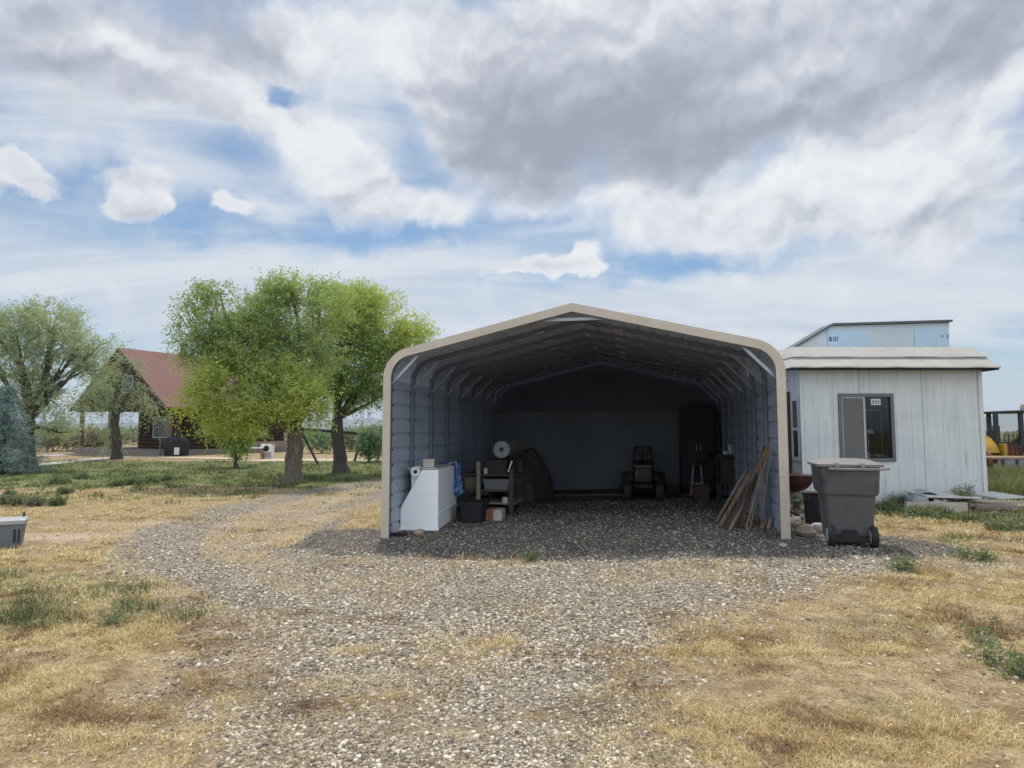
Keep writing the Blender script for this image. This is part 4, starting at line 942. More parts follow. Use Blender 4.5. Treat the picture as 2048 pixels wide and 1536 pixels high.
# roof: low skirt of felt courses round a flat top
e0 = at(2002, 733, YS - .35); et = at(1941, 693, YS + .25)
xr0, xr1 = e0.x - XL, et.x - XL; z0r, z1r = e0.z - gs, et.z - gs - .055
xl0, xl1 = -.32, -.05
yf0, yf1 = -.35, .25; yb0, yb1 = DS + .35, DS - .25
def lerp(a, c, s): return a + (c - a) * s
def skirt(mb, s0, s1, lift):
    A = [(lerp(xl0, xl1, s0), lerp(yf0, yf1, s0)), (lerp(xr0, xr1, s0), lerp(yf0, yf1, s0)), (lerp(xr0, xr1, s0), lerp(yb0, yb1, s0)), (lerp(xl0, xl1, s0), lerp(yb0, yb1, s0))]
    B = [(lerp(xl0, xl1, s1), lerp(yf0, yf1, s1)), (lerp(xr0, xr1, s1), lerp(yf0, yf1, s1)), (lerp(xr0, xr1, s1), lerp(yb0, yb1, s1)), (lerp(xl0, xl1, s1), lerp(yb0, yb1, s1))]
    za, zb3 = lerp(z0r, z1r, s0) + lift, lerp(z0r, z1r, s1) + lift
    # many columns so that the lower edge is not ruler straight
    for i in range(4):
        a0, a1 = A[i], A[(i + 1) % 4]; c0, c1 = B[i], B[(i + 1) % 4]; N = 18; vs = []
        for k in range(N + 1):
            u = k / N; wv = .012 * (random.random() - .5) * (0 < k < N)
            vs.append((lerp(a0[0], a1[0], u), lerp(a0[1], a1[1], u), za + wv)); vs.append((lerp(c0[0], c1[0], u), lerp(c0[1], c1[1], u), zb3))
        vs2 = [(x, y, z - .022) for x, y, z in vs]; n2 = len(vs)
        fs = []
        for k in range(N):
            j = 2 * k; fs += [(j, j + 2, j + 3, j + 1), (n2 + j, n2 + j + 1, n2 + j + 3, n2 + j + 2), (j, n2 + j, n2 + j + 2, j + 2), (j + 1, j + 3, n2 + j + 3, n2 + j + 1)]
        mb.add(vs + vs2, fs)
b = MB(); skirt(b, 0, .54, .0); skirt(b, .44, 1.0, .045)
b.prism([(xl1, yf1, z1r + .044), (xr1, yf1, z1r + .044), (xr1, yb1, z1r + .044), (xl1, yb1, z1r + .044)], (0, 0, -.03)); ro = b.build('roof', M['roll_roof'], sh)
b = MB(); b.bb(xl0 + .05, L_ + .03, yf0 + .06, -.024, z0r - .04, z0r - .024)
b.bb(xr0 - .10, xr0 - .02, yf0 + .02, yb0 - .02, z0r - .06, z0r - .024); b.bb(L_ + .03, xr0 - .1, .3, .36, z0r - .05, z0r - .024); b.build('soffit', M['dark_soffit'], sh)
b = MB(); b.tube([(-.05, .5, H_ - .25), (-.06, 1.0, H_ - .16), (-.05, 1.6, H_ - .22)], .008, 6); b.build('cable', M['dark'], sh)

# ------------------------------------------------------------------ raised pale gable behind the shed
YL = YS + DS + 1.2
gl = thing('pale_outbuilding', 'pale wrapped outbuilding with blue foam boards and grey roof edge rising behind the shed', 'outbuilding', (at(1640, 862, YL).x, YL, 0), 0)
ox = at(1640, 862, YL).x
def lp(px, py, dy=0): v = at(px, py, YL); return (v.x - ox, dy, v.z)
zb_l = 0.0
poly = [lp(1570, 709), lp(1663, 652), lp(1898, 645), lp(1898, 709)]
poly = [(poly[0][0], 0, 0)] + poly + [(poly[3][0], 0, 0)]
b = MB(); b.prism(poly, (0, .5, 0)); b.build('wall', M['loft_wall'], gl)
def slab(mb, a, c, th, y0, y1):
    a = Vector(a); c = Vector(c); d = (c - a).normalized(); n = Vector((-d.z, 0, d.x))
    mb.prism([a + Vector((0, y0, 0)) + n * .002, c + Vector((0, y0, 0)) + n * .002, c + Vector((0, y0, 0)) + n * th, a + Vector((0, y0, 0)) + n * th], (0, y1 - y0, 0))
b = MB(); slab(b, lp(1560, 714), lp(1664, 651.5), .06, -.10, .55); slab(b, lp(1664, 651.5), lp(1901, 644.5), .06, -.10, .55); b.build('roof', M['loft_roof'], gl)
for (x0, x1, y0, y1) in ((1654, 1736, 657, 705), (1828, 1897, 653, 705)):
    a, c = lp(x0, y0), lp(x1, y1); b = MB(); b.bb(a[0], c[0], -.02, -.003, c[2], a[2] - .04)
    fo = b.build('foam_board', M['foam_blue'], gl)
    b = MB()
    if x0 < 1700: strokes = [(1657, 1663, 674, 683), (1665, 1667, 673, 683), (1668.5, 1672, 674, 683), (1673.5, 1675.5, 672, 683)]
    else: strokes = [(1882, 1885, 670, 675), (1892, 1894, 669, 677), (1895, 1896.5, 668, 677)]
    for (u0, u1, v0, v1) in strokes:
        a, c = lp(u0, v0), lp(u1, v1); b.bb(a[0], c[0], -.024, -.0205, c[2], a[2])
    b.build('printed_mark', M['ink'], fo)

# ------------------------------------------------------------------ lumber and sheets lying right of the shed front
def slabthing(name, px, py, w, d, z0, th, m, label, cat, rz=0, tilt=(0, 0), bev=.004):
    p = G(px, py); b = MB(); b.box((0, 0, th / 2), (w, d, th), Matrix.Rotation(tilt[0], 3, 'X') @ Matrix.Rotation(tilt[1], 3, 'Y'))
    o = b.build(name, M[m], None, loc=(p.x, p.y, p.z + z0), rz=rz, bevel=bev); return tag(o, label, cat)
Yq = G(1840, 1012).y
slabthing('timber_bearer', 1872, 1024, 1.0, .09, .0, .17, 'lumber', 'pale timber bearer under the left white sheet', 'timber', R(-6))
slabthing('timber_bearer', 1990, 1020, .8, .09, .0, .15, 'lumber', 'pale timber bearer under the right white sheet', 'timber', R(4))
slabthing('painted_sheet', 1885, 1017, .95, .70, .235, .03, 'white_panel', 'off-white painted sheet lying on bearers against the shed front', 'sheet', R(-4), (.05, .02))
slabthing('painted_sheet', 1992, 1014, .62, .7, .2, .03, 'white_panel', 'off-white painted sheet with slanted end lying right of the weeds', 'sheet', R(10), (.04, -.02))
for i, (px, py, w, z0, rz_, m_, lab) in enumerate(((1985, 1022, 1.25, .15, -12, 'lumber', 'longest pale plank slanting across the timber heap'), (2010, 1026, 1.1, .09, -14, 'board_grey', 'grey plank just below the longest pale plank'),
                                  (1960, 1016, .9, .1, -5, 'lumber', 'short pale plank behind the longest slanting plank'), (2025, 1036, .9, .02, -16, 'board_dark', 'lowest dark plank of the timber heap by the frame edge'), (1900, 1014, .7, .14, -2, 'lumber', 'pale batten lying in front of the blue-grey metal sheet'))):
    slabthing('plank', px, py, w, .12, z0, .04, m_, lab, 'plank', R(rz_), (.05 * (i % 2), .03), .003)
# curled blue-grey sheet
p_ = G(1858, 1020); b = MB(); vs = []; N = 14
for y in (0, .55):
    for r in (.19, .18):
        for k in range(N): a = R(200 - 190 * k / (N - 1)); vs.append((r * 1.3 * math.cos(a), y, .13 + r * math.sin(a)))
fs = []
for k in range(N - 1): fs += [(k, k + 1, 2 * N + k + 1, 2 * N + k), (N + k, 3 * N + k, 3 * N + k + 1, N + k + 1), (k, N + k, N + k + 1, k + 1), (2 * N + k, 2 * N + k + 1, 3 * N + k + 1, 3 * N + k)]
b.add(vs, fs); o = b.build('curled_metal_sheet', M['metal_blue'], None, True, loc=p_, rz=R(-18)); tag(o, 'pale blue curled metal sheet in the weeds before the shed', 'metal sheet')
p_ = G(1840, 1012); b = MB(); b.tube([(.2 * math.cos(R(a)), 0, .1 + .17 * math.sin(R(a))) for a in range(0, 200, 18)], .045, 10); o = b.build('split_tyre', M['black_rubber'], None, True, loc=p_, rz=R(-10)); tag(o, 'black split tyre arching behind the curled metal sheet', 'tyre')

# ------------------------------------------------------------------ backhoe and trailer behind the tall grass
YT = 21.0
tx0 = at(1985, 862, YT).x
bh = thing('backhoe_tractor', 'faded yellow backhoe tractor with a black canopy at the right edge', 'tractor', (tx0, YT, 0), 0)
def tp_(px, py, dy=0): v = at(px, py, YT); return (v.x - tx0, dy, v.z)
z_can = tp_(2000, 822)[2]; xp0, xp1 = tp_(1990, 860)[0], tp_(2040, 860)[0]
b = MB(); b.bb(tp_(1978, 0)[0], xp1 + .75, -.2, 1.5, z_can - .06, z_can + .02); b.build('canopy', M['tractor_black'], bh, bevel=.02)
for (x, y) in ((xp0, -.05), (xp1, -.05), (xp0, 1.35), (xp1, 1.35)):
    b = MB(); b.bb(x - .055, x + .055, y - .05, y + .05, .95, z_can - .062); b.bb(x - .075, x + .075, y - .07, y + .07, 1.0, 1.75 if x == xp0 else 1.3); b.build('canopy_post', M['tractor_black'], bh)
b = MB(); bx = tp_(2014, 0)[0]; b.lathe([(.11, 0), (.11, .14), (.08, .21), (.02, .22)], (bx, .3, z_can + .022), 14); b.build('beacon', M['beacon'], bh, True)
def fender(x0, x1, y, r, name, a0=15, a1=170):
    b = MB(); N = 12; vs = []
    for rr_ in (r, r + .04):
        for x in (x0, x1):
            for k in range(N): a = R(a0 + (a1 - a0) * k / (N - 1)); vs.append((x, y - rr_ * math.cos(a), .68 + rr_ * math.sin(a)))
    fs = []
    for k in range(N - 1): fs += [(k, k + 1, N + k + 1, N + k), (2 * N + k, 3 * N + k, 3 * N + k + 1, 2 * N + k + 1), (k, 2 * N + k, 2 * N + k + 1, k + 1), (N + k, N + k + 1, 3 * N + k + 1, 3 * N + k)]
    fs += [(0, N, 3 * N, 2 * N), (N - 1, 3 * N - 1, 4 * N - 1, 2 * N - 1)]
    b.add(vs, fs); return b.build(name, M['tractor_yellow'], bh, True)
fender(-.48, .02, .5, .73, 'fender'); fender(1.42, 1.95, .5, .73, 'fender')
b = MB(); b.loft([[(x, y, z) for x, y, z in ((.35, 1.3, .7), (1.15, 1.3, .7), (1.1, 1.3, 1.42), (.4, 1.3, 1.42))], [(.38, 2.9, .72), (1.12, 2.9, .72), (1.06, 2.9, 1.25), (.44, 2.9, 1.25)]]); b.build('hood', M['tractor_yellow'], bh, bevel=.04)
b = MB(); b.bb(.06, 1.40, -.1, 1.3, .55, .78); b.bb(.08, .2, -.35, .3, .50, 1.18); b.bb(1.2, 1.34, -.35, .3, .50, 1.18); b.build('frame', M['tractor_yellow'], bh, bevel=.03)
b = MB(); b.bb(.26, .84, -.12, .1, .78, 1.12)
for k in range(4): b.bar((.30 + .16 * k, -.14, .8), (.34 + .14 * k, -.14, 1.08), .025, .02)
for k in range(3): b.bb(.26, .84, -.145, -.122, .84 + .10 * k, .865 + .10 * k)
b.build('valve_bank', M['tractor_rust'], bh)
for k in range(5):
    b = MB(); b.tube([(.30 + .12 * k, -.12, 1.1), (.32 + .10 * k, -.3, 1.22 + .04 * (k % 2)), (.45 + .06 * k, -.45, .95), (.5 + .04 * k, -.5, .6)], .016, 6); b.build('hose', M['tractor_black'], bh, True)
b = MB(); b.bb(.42, .86, .4, .85, 1.10, 1.22); b.bb(.42, .86, .78, .88, 1.22, 1.62); b.build('seat', M['tractor_black'], bh, bevel=.05)
for k in range(4):
    b = MB(); b.tube([(.34 + .14 * k, .0, 1.1), (.34 + .14 * k, -.06, 1.42)], .012, 6); b.lathe([(.02, 0), (.028, .02), (.02, .05)], (.34 + .14 * k, -.06, 1.42), 8); b.build('lever', M['tractor_black'], bh, True)
b = MB(); b.bar((.62, -.35, .62), (.80, -1.15, 1.45), .16, .2); b.bar((.80, -1.15, 1.45), (.95, -1.6, .7), .13, .16); b.build('boom', M['tractor_yellow'], bh, bevel=.02)
b = MB(); b.loft([[(.8, -1.75, .3), (1.15, -1.75, .3), (1.15, -1.45, .72), (.8, -1.45, .72)], [(.8, -1.5, .2), (1.15, -1.5, .2), (1.15, -1.35, .6), (.8, -1.35, .6)]]); b.build('bucket', M['tractor_rust'], bh)
b = MB(); b.tube([(.55, 2.3, 1.3), (.55, 2.3, 2.0)], .035, 8); b.build('exhaust', M['tractor_black'], bh, True)
for (x, y, r) in ((-.45, .5, .68), (1.5, .5, .68), (-.25, 2.6, .42), (1.3, 2.6, .42)):
    b = MB(); b.lathe([(r * .5, 0), (r * .93, 0), (r, .07), (r, .30), (r * .93, .37), (r * .5, .37)], (x, y, r), 26, 'x'); wh = b.build('wheel', M['black_rubber'], bh, True)
    b = MB(); b.lathe([(.05, .05), (r * .5, .06), (r * .5, .31), (.05, .32)], (x, y, r), 20, 'x'); b.build('rim', M['tractor_yellow'], wh, True)
b = MB(); b.bar((-.45, -.5, .75), (-.35, .4, 1.3), .07, .1); b.bar((-.55, -.6, .5), (-.45, -.5, .8), .12, .18); b.build('stabiliser', M['tractor_rust'], bh)
b = MB(); b.tube([(tp_(1962, 826)[0] - .1, .6, z_can - .04), (tp_(1978, 826)[0], .6, z_can - .04)], .03, 8); b.build('roll_bar', M['hub'], bh)
YR = 19.0
trx = at(2000, 862, YR).x
tr = thing('flat_trailer', 'low weathered flatbed trailer in tall grass in front of the backhoe', 'trailer', (trx, YR, 0), 0)
def rp(px, py): v = at(px, py, YR); return (v.x - trx, 0, v.z)
zt_ = rp(2010, 915)[2]
b = MB(); b.bb(-.28, 2.6, 0, 1.3, zt_ - .05, zt_); b.build('deck', M['board'], tr)
b = MB(); b.bb(-.1, 2.5, .01, .05, zt_ - .30, zt_ - .052); b.build('side_rail', M['purple_grey'], tr)
for k in range(5):
    b = MB(); b.bb(.0 + .42 * k, .08 + .42 * k, -.02, .008, zt_ - .32, zt_ - .06); b.build('stake_pocket', M['tractor_black'], tr)
b = MB(); b.bar((-.28, .6, zt_ - .06), (-.72, .2, zt_ - .30), .08, .1); b.bar((-.72, .2, zt_ - .3), (-.66, .2, zt_ + .2), .06, .06); b.build('tongue', M['tractor_black'], tr)
for y in (.15, 1.0):
    b = MB(); b.lathe([(.12, 0), (.26, 0), (.28, .05), (.28, .15), (.26, .2), (.12, .2)], (.9, y, .28), 20, 'x'); b.build('wheel', M['black_rubber'], tr, True)
# pale hauling cart glimpsed between the shed and the tractor
p_ = at(1968, 872, 26.0); o = MB(); o.loft([rrect(-.5, .35, 0, 1.2, .1, 0), rrect(-.55, .4, -.05, 1.25, .1, p_.z + .25)]); o = o.build('pale_water_tank', M['cardboard'], None, True, loc=(p_.x, 26, 0)); tag(o, 'pale tank just visible between the shed corner and the backhoe', 'tank')

# ------------------------------------------------------------------ grey tote at the left edge
pc = G(18, 1094); 
ck = thing('storage_tote', 'blue-grey plastic tote with a pale lid on bare ground at the left edge', 'storage tote', pc, R(31))
s_ = pc.y / FPX
b = MB(); b.loft([rrect(-.50, 22 * s_ - .03, 0, .30, .02, .0), rrect(-.52, 22 * s_, -.01, .32, .02, 44 * s_)])
b.build('body', M['cooler'], ck, bevel=.006)
b = MB(); b.bb(6 * s_, 9.5 * s_, -.014, .0, 8 * s_, 34 * s_); b.bb(13 * s_, 16 * s_, -.012, .0, 8 * s_, 34 * s_); b.build('side_slot', M['dark'], ck)
b = MB(); b.loft([rrect(-.54, 24 * s_, -.03, .33, .02, 44 * s_), rrect(-.55, 25 * s_, -.035, .34, .025, 51 * s_), rrect(-.52, 23 * s_, -.01, .31, .04, 54 * s_)]); b.build('lid', M['cooler_lid'], ck, True)
b = MB(); b.bar((17 * s_, .26, 50 * s_), (17 * s_, .26, 63 * s_), .025, .02); b.build('latch', M['dark'], ck)
# ------------------------------------------------------------------ log house
HA = R(28); hY = 41.0
hc = at(340, 862, hY); HW, HL = 11.0, 11.0
hr = thing('log_house', 'dark log house with a faded red gable roof and open porch behind the trees', 'house', (hc.x, hc.y, 0), -HA)
# local frame: x to the right, y into the depth; gable front spans x -HW..0
zE_, zR_ = 3.05, 7.2
FL = .35     # porch floor
def gab(x): return zE_ + (zR_ - zE_) * (1 - abs(x + HW / 2) / (HW / 2))
b = MB()
N = 9
def logs(x0, x1, y, z0, z1, axis='x'):
    n = max(1, int((z1 - z0) / .26)); 
    for k in range(n):
        z = z0 + .26 * (k + .5)
        if axis == 'x': b.tube([(x0, y, z), (x1, y, z)], .135, 8)
        else: b.tube([(y, x0, z), (y, x1, z)], .135, 8)
bx0, bx1, by0, by1 = -6.6, -1.3, 2.2, HL - .6
logs(bx0, bx1, by0, FL, 3.1); logs(by0, by1, bx1, FL, 3.1, 'y'); logs(by0, by1, bx0, FL, 3.1, 'y'); b.bb(bx0 + .02, bx1 - .02, by1 - .1, by1, FL, 3.1)
b.build('wall', M['log'], hr, True)
b = MB(); b.prism([(-HW + .5, .55, zE_ + .1), (-.5, .55, zE_ + .1), (-HW / 2, .55, zR_ - .32)], (0, .12, 0)); b.build('gable_wall', M['log'], hr)
for s in (0, 1):
    x0 = 0 if s == 0 else -HW; b = MB()
    b.prism([(x0, -.3, zE_), (-HW / 2, -.3, zR_), (-HW / 2, HL, zR_), (x0, HL, zE_)], (0, 0, .06))
    for k in range(24):
        y = -.3 + (HL + .3) * (k + .5) / 24; b.bar((x0, y, zE_ + .061), (-HW / 2, y, zR_ + .061), .015, .006)
    b.build('roof', M['red_roof'], hr)
b = MB()
for s in (0, 1):
    x0 = 0 if s == 0 else -HW; b.bar((x0, -.28, zE_ - .08), (-HW / 2, -.28, zR_ - .08), .05, .2, up=(0, 1, 0))
b.bb(-HW + .2, -.2, .0, .2, zE_ - .12, zE_ + .1)
b.build('barge_board', M['dark_soffit'], hr)
b = MB(); b.bb(-HW + .1, -.1, -.1, by0, zE_ - .02, zE_ + .04); b.bb(-1.3, -.1, by0, HL - .2, zE_ - .03, zE_ + .03); b.build('porch_ceiling', M['dark_soffit'], hr)
b = MB(); b.tube([(-HW / 2 - .1, 4.6, zR_ - .4), (-HW / 2 - .1, 4.6, zR_ + .75)], .22, 12); b.tube([(-HW / 2 - .1, 4.6, zR_ + .75), (-HW / 2 - .1, 4.6, zR_ + .9)], .28, 12); b.build('chimney', M['chimney'], hr, True)
b = MB(); b.bb(-HW + .2, -.3, 0, by0, 0, FL); b.bb(-HW + .2, bx0, by0, 5, 0, FL); b.bb(-1.3, -.3, by0, HL - .5, 0, FL); b.build('porch_floor', M['wire_fence'], hr)
for (x, y) in ((-HW + .5, .3), (-7.0, .3), (-.5, .3), (-HW + .5, 4.6), (-.5, 6.0)):
    b = MB(); b.bb(x - .11, x + .11, y - .11, y + .11, FL, zE_ - .03); b.build('porch_post', M['house_post'], hr)
def hwin(x0, x1, z0, z1, y=by0 - .14, mi='glass_sky', axis='x', nm='window'):
    b = MB(); f = .07
    if axis == 'x':
        for (a, c, d, e) in ((x0, x0 + f, z0, z1), (x1 - f, x1, z0, z1), (x0 + f, x1 - f, z0, z0 + f), (x0 + f, x1 - f, z1 - f, z1)): b.bb(a, c, y - .06, y, d, e)
        wo = b.build(nm, M['house_trim'], hr); b = MB(); b.bb(x0 + f, x1 - f, y - .03, y - .02, z0 + f, z1 - f); b.build('pane', M[mi], wo)
    else:
        for (a, c, d, e) in ((x0, x0 + f, z0, z1), (x1 - f, x1, z0, z1), (x0 + f, x1 - f, z0, z0 + f), (x0 + f, x1 - f, z1 - f, z1)): b.bb(y, y + .06, a, c, d, e)
        wo = b.build(nm, M['house_trim'], hr); b = MB(); b.bb(y + .02, y + .03, x0 + f, x1 - f, z0 + f, z1 - f); b.build('pane', M[mi], wo)
hwin(-4.9, -3.0, 1.1, 2.6); hwin(3.2, 4.3, 1.35, 2.7, bx1 + .14, 'glass', 'y'); hwin(7.4, 8.6, 1.35, 2.7, bx1 + .14, 'glass', 'y'); hwin(-HW / 2 - .6, -HW / 2 + .6, 4.2, 5.4, .52, 'glass')
b = MB(); b.bb(-2.6, -1.7, by0 - .2, by0 - .14, FL, 2.5); b.build('door', M['brown_wood'], hr)
b = MB(); b.bb(-1.29, -.9, 6.5, HL + .5, .0, .8); b.build('plinth', M['brick_base'], hr)

# things on and near the porch
p_ = at(346, 910, 40.5); p_.z = 0
pg = thing('covered_grill', 'black covered grill with a white side panel at the corner of the log house', 'grill', (p_.x, p_.y, 0), -.2)
b = MB(); b.loft([rrect(-.7, .7, 0, .6, .1, .05), rrect(-.75, .75, -.05, .65, .1, .8), rrect(-.5, .5, .05, .55, .15, 1.25)]); b.build('cover', M['black_cloth'], pg, True)
b = MB(); b.bb(.15, .5, -.1, -.06, .1, .55); b.build('side_panel', M['white_enamel'], pg)
for x in (-.8, -1.1):
    b = MB(); b.bb(x, x + .1, .1, .2, 0, 1.1); b.build('leg', M['house_post'], pg)
p_ = at(597 * .0 + 533, 913, 36); p_.z = 0
ap = thing('white_appliance', 'white boxy appliance with a dark round opening beyond the tree trunk', 'appliance', (p_.x, p_.y, 0), R(10))
b = MB(); b.bb(-.32, .32, 0, .6, .05, .85); b.build('body', M['white_enamel'], ap, bevel=.02)
b = MB(); b.lathe([(.16, 0), (.16, -.02), (.02, -.025)], (-.03, -.002, .6), 18, 'y'); b.build('door', M['dark'], ap)
b = MB(); b.bb(-.25, .25, -.012, -.002, .12, .40); b.build('lower_panel', M['alu'], ap)
p_ = at(508, 914, 35.5); p_.z = 0
yt = thing('yard_table', 'white topped yard table on brown legs left of the white appliance', 'table', (p_.x, p_.y, 0), R(10))
b = MB(); b.bb(-.75, .45, -.3, .4, .62, .68); b.build('table_top', M['white_enamel'], yt)
for (x, y) in ((-.65, -.2), (.35, -.2), (-.65, .3), (.35, .3)):
    b = MB(); b.bar((x, y, .62), (x + (.1 if x > 0 else -.1), y, 0), .06, .06); b.build('leg', M['redwood'], yt)
# swing frame behind the trunks
p0, p1 = at(600, 858, 31), at(724, 868, 34)
sf = thing('swing_frame', 'old timber frame with a long top bar and slanted legs behind the two trunks', 'frame', (p0.x, p0.y, 0), 0)
def sl(v): return (v.x - p0.x, v.y - p0.y, v.z)
b = MB(); b.bar(sl(p0), sl(p1), .14, .14); b.build('top_bar', M['dark_soffit'], sf)
for (pp_, dx, dy) in ((p0, .9, 0), (p0, -.3, 1.2), (p1, .3, .9), (p1, -.2, -.7)):
    b = MB(); e = Vector((pp_.x + dx, pp_.y + dy, 0)); b.bar(sl(pp_), sl(e), .09, .09); b.build('leg', M['dark_soffit'], sf)
# paths
def strip(name, pts, w, m, z=.012, lab=None):
    V = []; n = len(pts)
    for i, p in enumerate(pts):
        a = pts[max(i - 1, 0)]; c = pts[min(i + 1, n - 1)]; d = (c - a); d.z = 0; d.normalize(); s = Vector((-d.y, d.x, 0)) * w / 2
        for q in (p + s, p - s): V.append((q.x, q.y, float(gz(q.x, q.y)) + z))
    F = [(2 * i, 2 * i + 1, 2 * i + 3, 2 * i + 2) for i in range(n - 1)]
    o = npmesh(name, np.array(V), np.array(F), m); return tag(o, lab, None, None, 'structure')
strip('path', [G(60, 932), G(140, 924), G(205, 917), G(255, 914), G(330, 913)], 1.1, M['concrete'], .02, 'worn concrete path leading to the log house porch')
strip('far_path', [G(0, 913), G(80, 912), G(150, 909)], 2.4, M['concrete'], .015, 'pale drive left of the log house')
dm = mat('bare_sandy_track', (.48, .39, .28), .95, 0, .15, .8, .4, 20)
strip('track', [G(480, 921), G(560, 921), G(640, 921), G(760, 921), G(900, 922)], 3.2, dm, .03, 'bare sandy track beyond the trees')
strip('house_apron', [G(330, 916), G(400, 916), G(480, 918)], 2.0, dm, .026, 'sandy apron beside the log house')

# ------------------------------------------------------------------ trees
def leaf_mat(name, stops, trans=.45):
    m, t, p = newmat(name); out = t.n['Material Output']
    a = t.new('ShaderNodeAttribute', attribute_name='tint'); c = t.ramp(a.outputs['Fac'], stops)
    df = t.new('ShaderNodeBsdfDiffuse'); t.set(df, 0, c)
    tl = t.new('ShaderNodeBsdfTranslucent'); t.set(tl, 0, t.mix(1, c, (1.0, 1.0, .55), 'MULTIPLY'))
    gl = t.new('ShaderNodeBsdfGlossy'); gl.inputs['Roughness'].default_value = .45; gl.inputs[0].default_value = (.7, .75, .8, 1)
    m1 = t.new('ShaderNodeMixShader'); m1.inputs[0].default_value = trans; t.l.new(df.outputs[0], m1.inputs[1]); t.l.new(tl.outputs[0], m1.inputs[2])
    m2 = t.new('ShaderNodeMixShader'); m2.inputs[0].default_value = .05; t.l.new(m1.outputs[0], m2.inputs[1]); t.l.new(gl.outputs[0], m2.inputs[2])
    t.l.new(m2.outputs[0], out.inputs[0]); return m
LM = {'elm': leaf_mat('spring_elm_leaves', [(0, (.15, .21, .08)), (.35, (.33, .42, .16)), (.6, (.46, .53, .14)), (.8, (.52, .57, .10)), (1, (.60, .62, .13))], .5),
      'grey': leaf_mat('grey_green_leaves', [(0, (.22, .27, .18)), (.5, (.36, .42, .28)), (1, (.50, .54, .36))], .5),
      'lime': leaf_mat('fresh_lime_leaves', [(0, (.12, .18, .06)), (.5, (.34, .45, .13)), (1, (.52, .58, .17))], .48),
      'spruce': leaf_mat('blue_spruce_needles', [(0, (.09, .14, .14)), (.5, (.20, .28, .285)), (1, (.36, .45, .45))], .25),
      'young': leaf_mat('young_blue_green_leaves', [(0, (.10, .18, .09)), (.5, (.19, .29, .16)), (1, (.28, .38, .22))], .4),
      'weed': leaf_mat('weed_leaves', [(0, (.09, .13, .06)), (.5, (.18, .22, .11)), (1, (.34, .35, .2))], .4),
      'sage': leaf_mat('sage_scrub', [(0, (.12, .13, .08)), (.5, (.22, .225, .14)), (1, (.35, .33, .22))], .3),
      'straw': leaf_mat('dry_grass_blades', [(0, (.22, .125, .055)), (.3, (.42, .285, .13)), (.6, (.66, .51, .27)), (.85, (.82, .69, .43)), (1, (.86, .78, .58))], .3),
      'green_grass': leaf_mat('green_grass_blades', [(0, (.065, .085, .035)), (.4, (.135, .17, .065)), (.65, (.28, .28, .12)), (.85, (.52, .43, .22)), (1, (.62, .53, .30))], .4)}
def bark_mat(name, c):
    m, t, p = newmat(name); tc = t.new('ShaderNodeTexCoord'); mp = t.new('ShaderNodeMapping'); t.set(mp, 0, tc.outputs['Object']); mp.inputs['Scale'].default_value = (14, 14, 2.2)
    n = t.noise(mp.outputs[0], 1.2, 6, .65, .6); cc = t.ramp(n, [(.3, tuple(k * .35 for k in c)), (.5, c), (.7, tuple(min(1, k * 1.7) for k in c))]); t.set(p, 'Base Color', cc); p.inputs['Roughness'].default_value = .95
    b = t.new('ShaderNodeBump'); t.set(b, 'Height', n); b.inputs['Strength'].default_value = 1; b.inputs['Distance'].default_value = .05; t.set(p, 'Normal', b.outputs[0]); return m
M['bark'] = bark_mat('grey_brown_bark', (.17, .14, .115)); M['bark_dark'] = bark_mat('dark_bark', (.075, .062, .052)); M['twig'] = mat('twig_bark', (.10, .085, .065), .9, 0, .3, 8)

def unit(v): return v / np.maximum(np.linalg.norm(v, axis=1, keepdims=True), 1e-9)
def leaves(clumps, seed, per=14, L=.10, W=.035, twig=.45, droop=.25, up=.35, gap=.42, gs=1.1, hollow=2.0):
    """clumps: (centre, radii, twigs, tint). Returns V, F, tint: leaf-sized diamonds set along twigs spread through each clump"""
    r = np.random.default_rng(seed); Vs = []; Ts = []
    for (c, rad, n, tint) in clumps:
        n = int(n); d = unit(r.normal(size=(n, 3))); rr = r.random(n) ** (1 / hollow)
        ang_ = np.arctan2(d[:, 1], d[:, 0]); edge = .72 + .5 * fbm(ang_ * 1.6 + seed, d[:, 2] * 2.6 + c[0], seed, 4)
        p = np.array(c) + d * (rr * edge)[:, None] * np.array(rad)
        keep = fbm(p[:, 0] * gs + p[:, 1] * .6 * gs, p[:, 2] * gs + p[:, 1] * .8 * gs, seed + 4, 4) > gap + .10 * (r.random(n) - .5)
        p = p[keep]; d = d[keep]; n = len(p)
        td = unit(d * .8 + r.normal(size=(n, 3)) * .45 + np.array([0, 0, up]))
        tw = twig * (.6 + .8 * r.random(n)); tt = tint + .22 * (r.random(n) - .5) + .35 * (fbm(p[:, 0] * 1.3, p[:, 2] * 1.3, seed + 8, 3) - .5)
        k = np.linspace(0, 1, per)[None, :, None]
        pos = p[:, None] + td[:, None] * tw[:, None, None] * k + np.array([0, 0, -1.0]) * (droop * tw[:, None, None] * k * k)
        pos = pos + r.normal(size=pos.shape) * .035
        ld = unit((td[:, None] * .5 + r.normal(size=pos.shape) * .8 + np.array([0, 0, -droop])).reshape(-1, 3)); pos = pos.reshape(-1, 3)
        sd_ = unit(np.cross(ld, r.normal(size=ld.shape))); m = len(pos)
        l = L * (.6 + .8 * r.random(m))[:, None]; w_ = W * (.7 + .6 * r.random(m))[:, None]
        q = np.stack([pos, pos + ld * l * .5 + sd_ * w_ / 2, pos + ld * l, pos + ld * l * .5 - sd_ * w_ / 2], 1)
        Vs.append(q.reshape(-1, 3)); Ts.append(np.repeat(np.clip(np.repeat(tt, per) + .12 * (r.random(m) - .5), 0, 1), 4))
    V = np.concatenate(Vs); return V, np.arange(len(V)).reshape(-1, 4), np.concatenate(Ts)
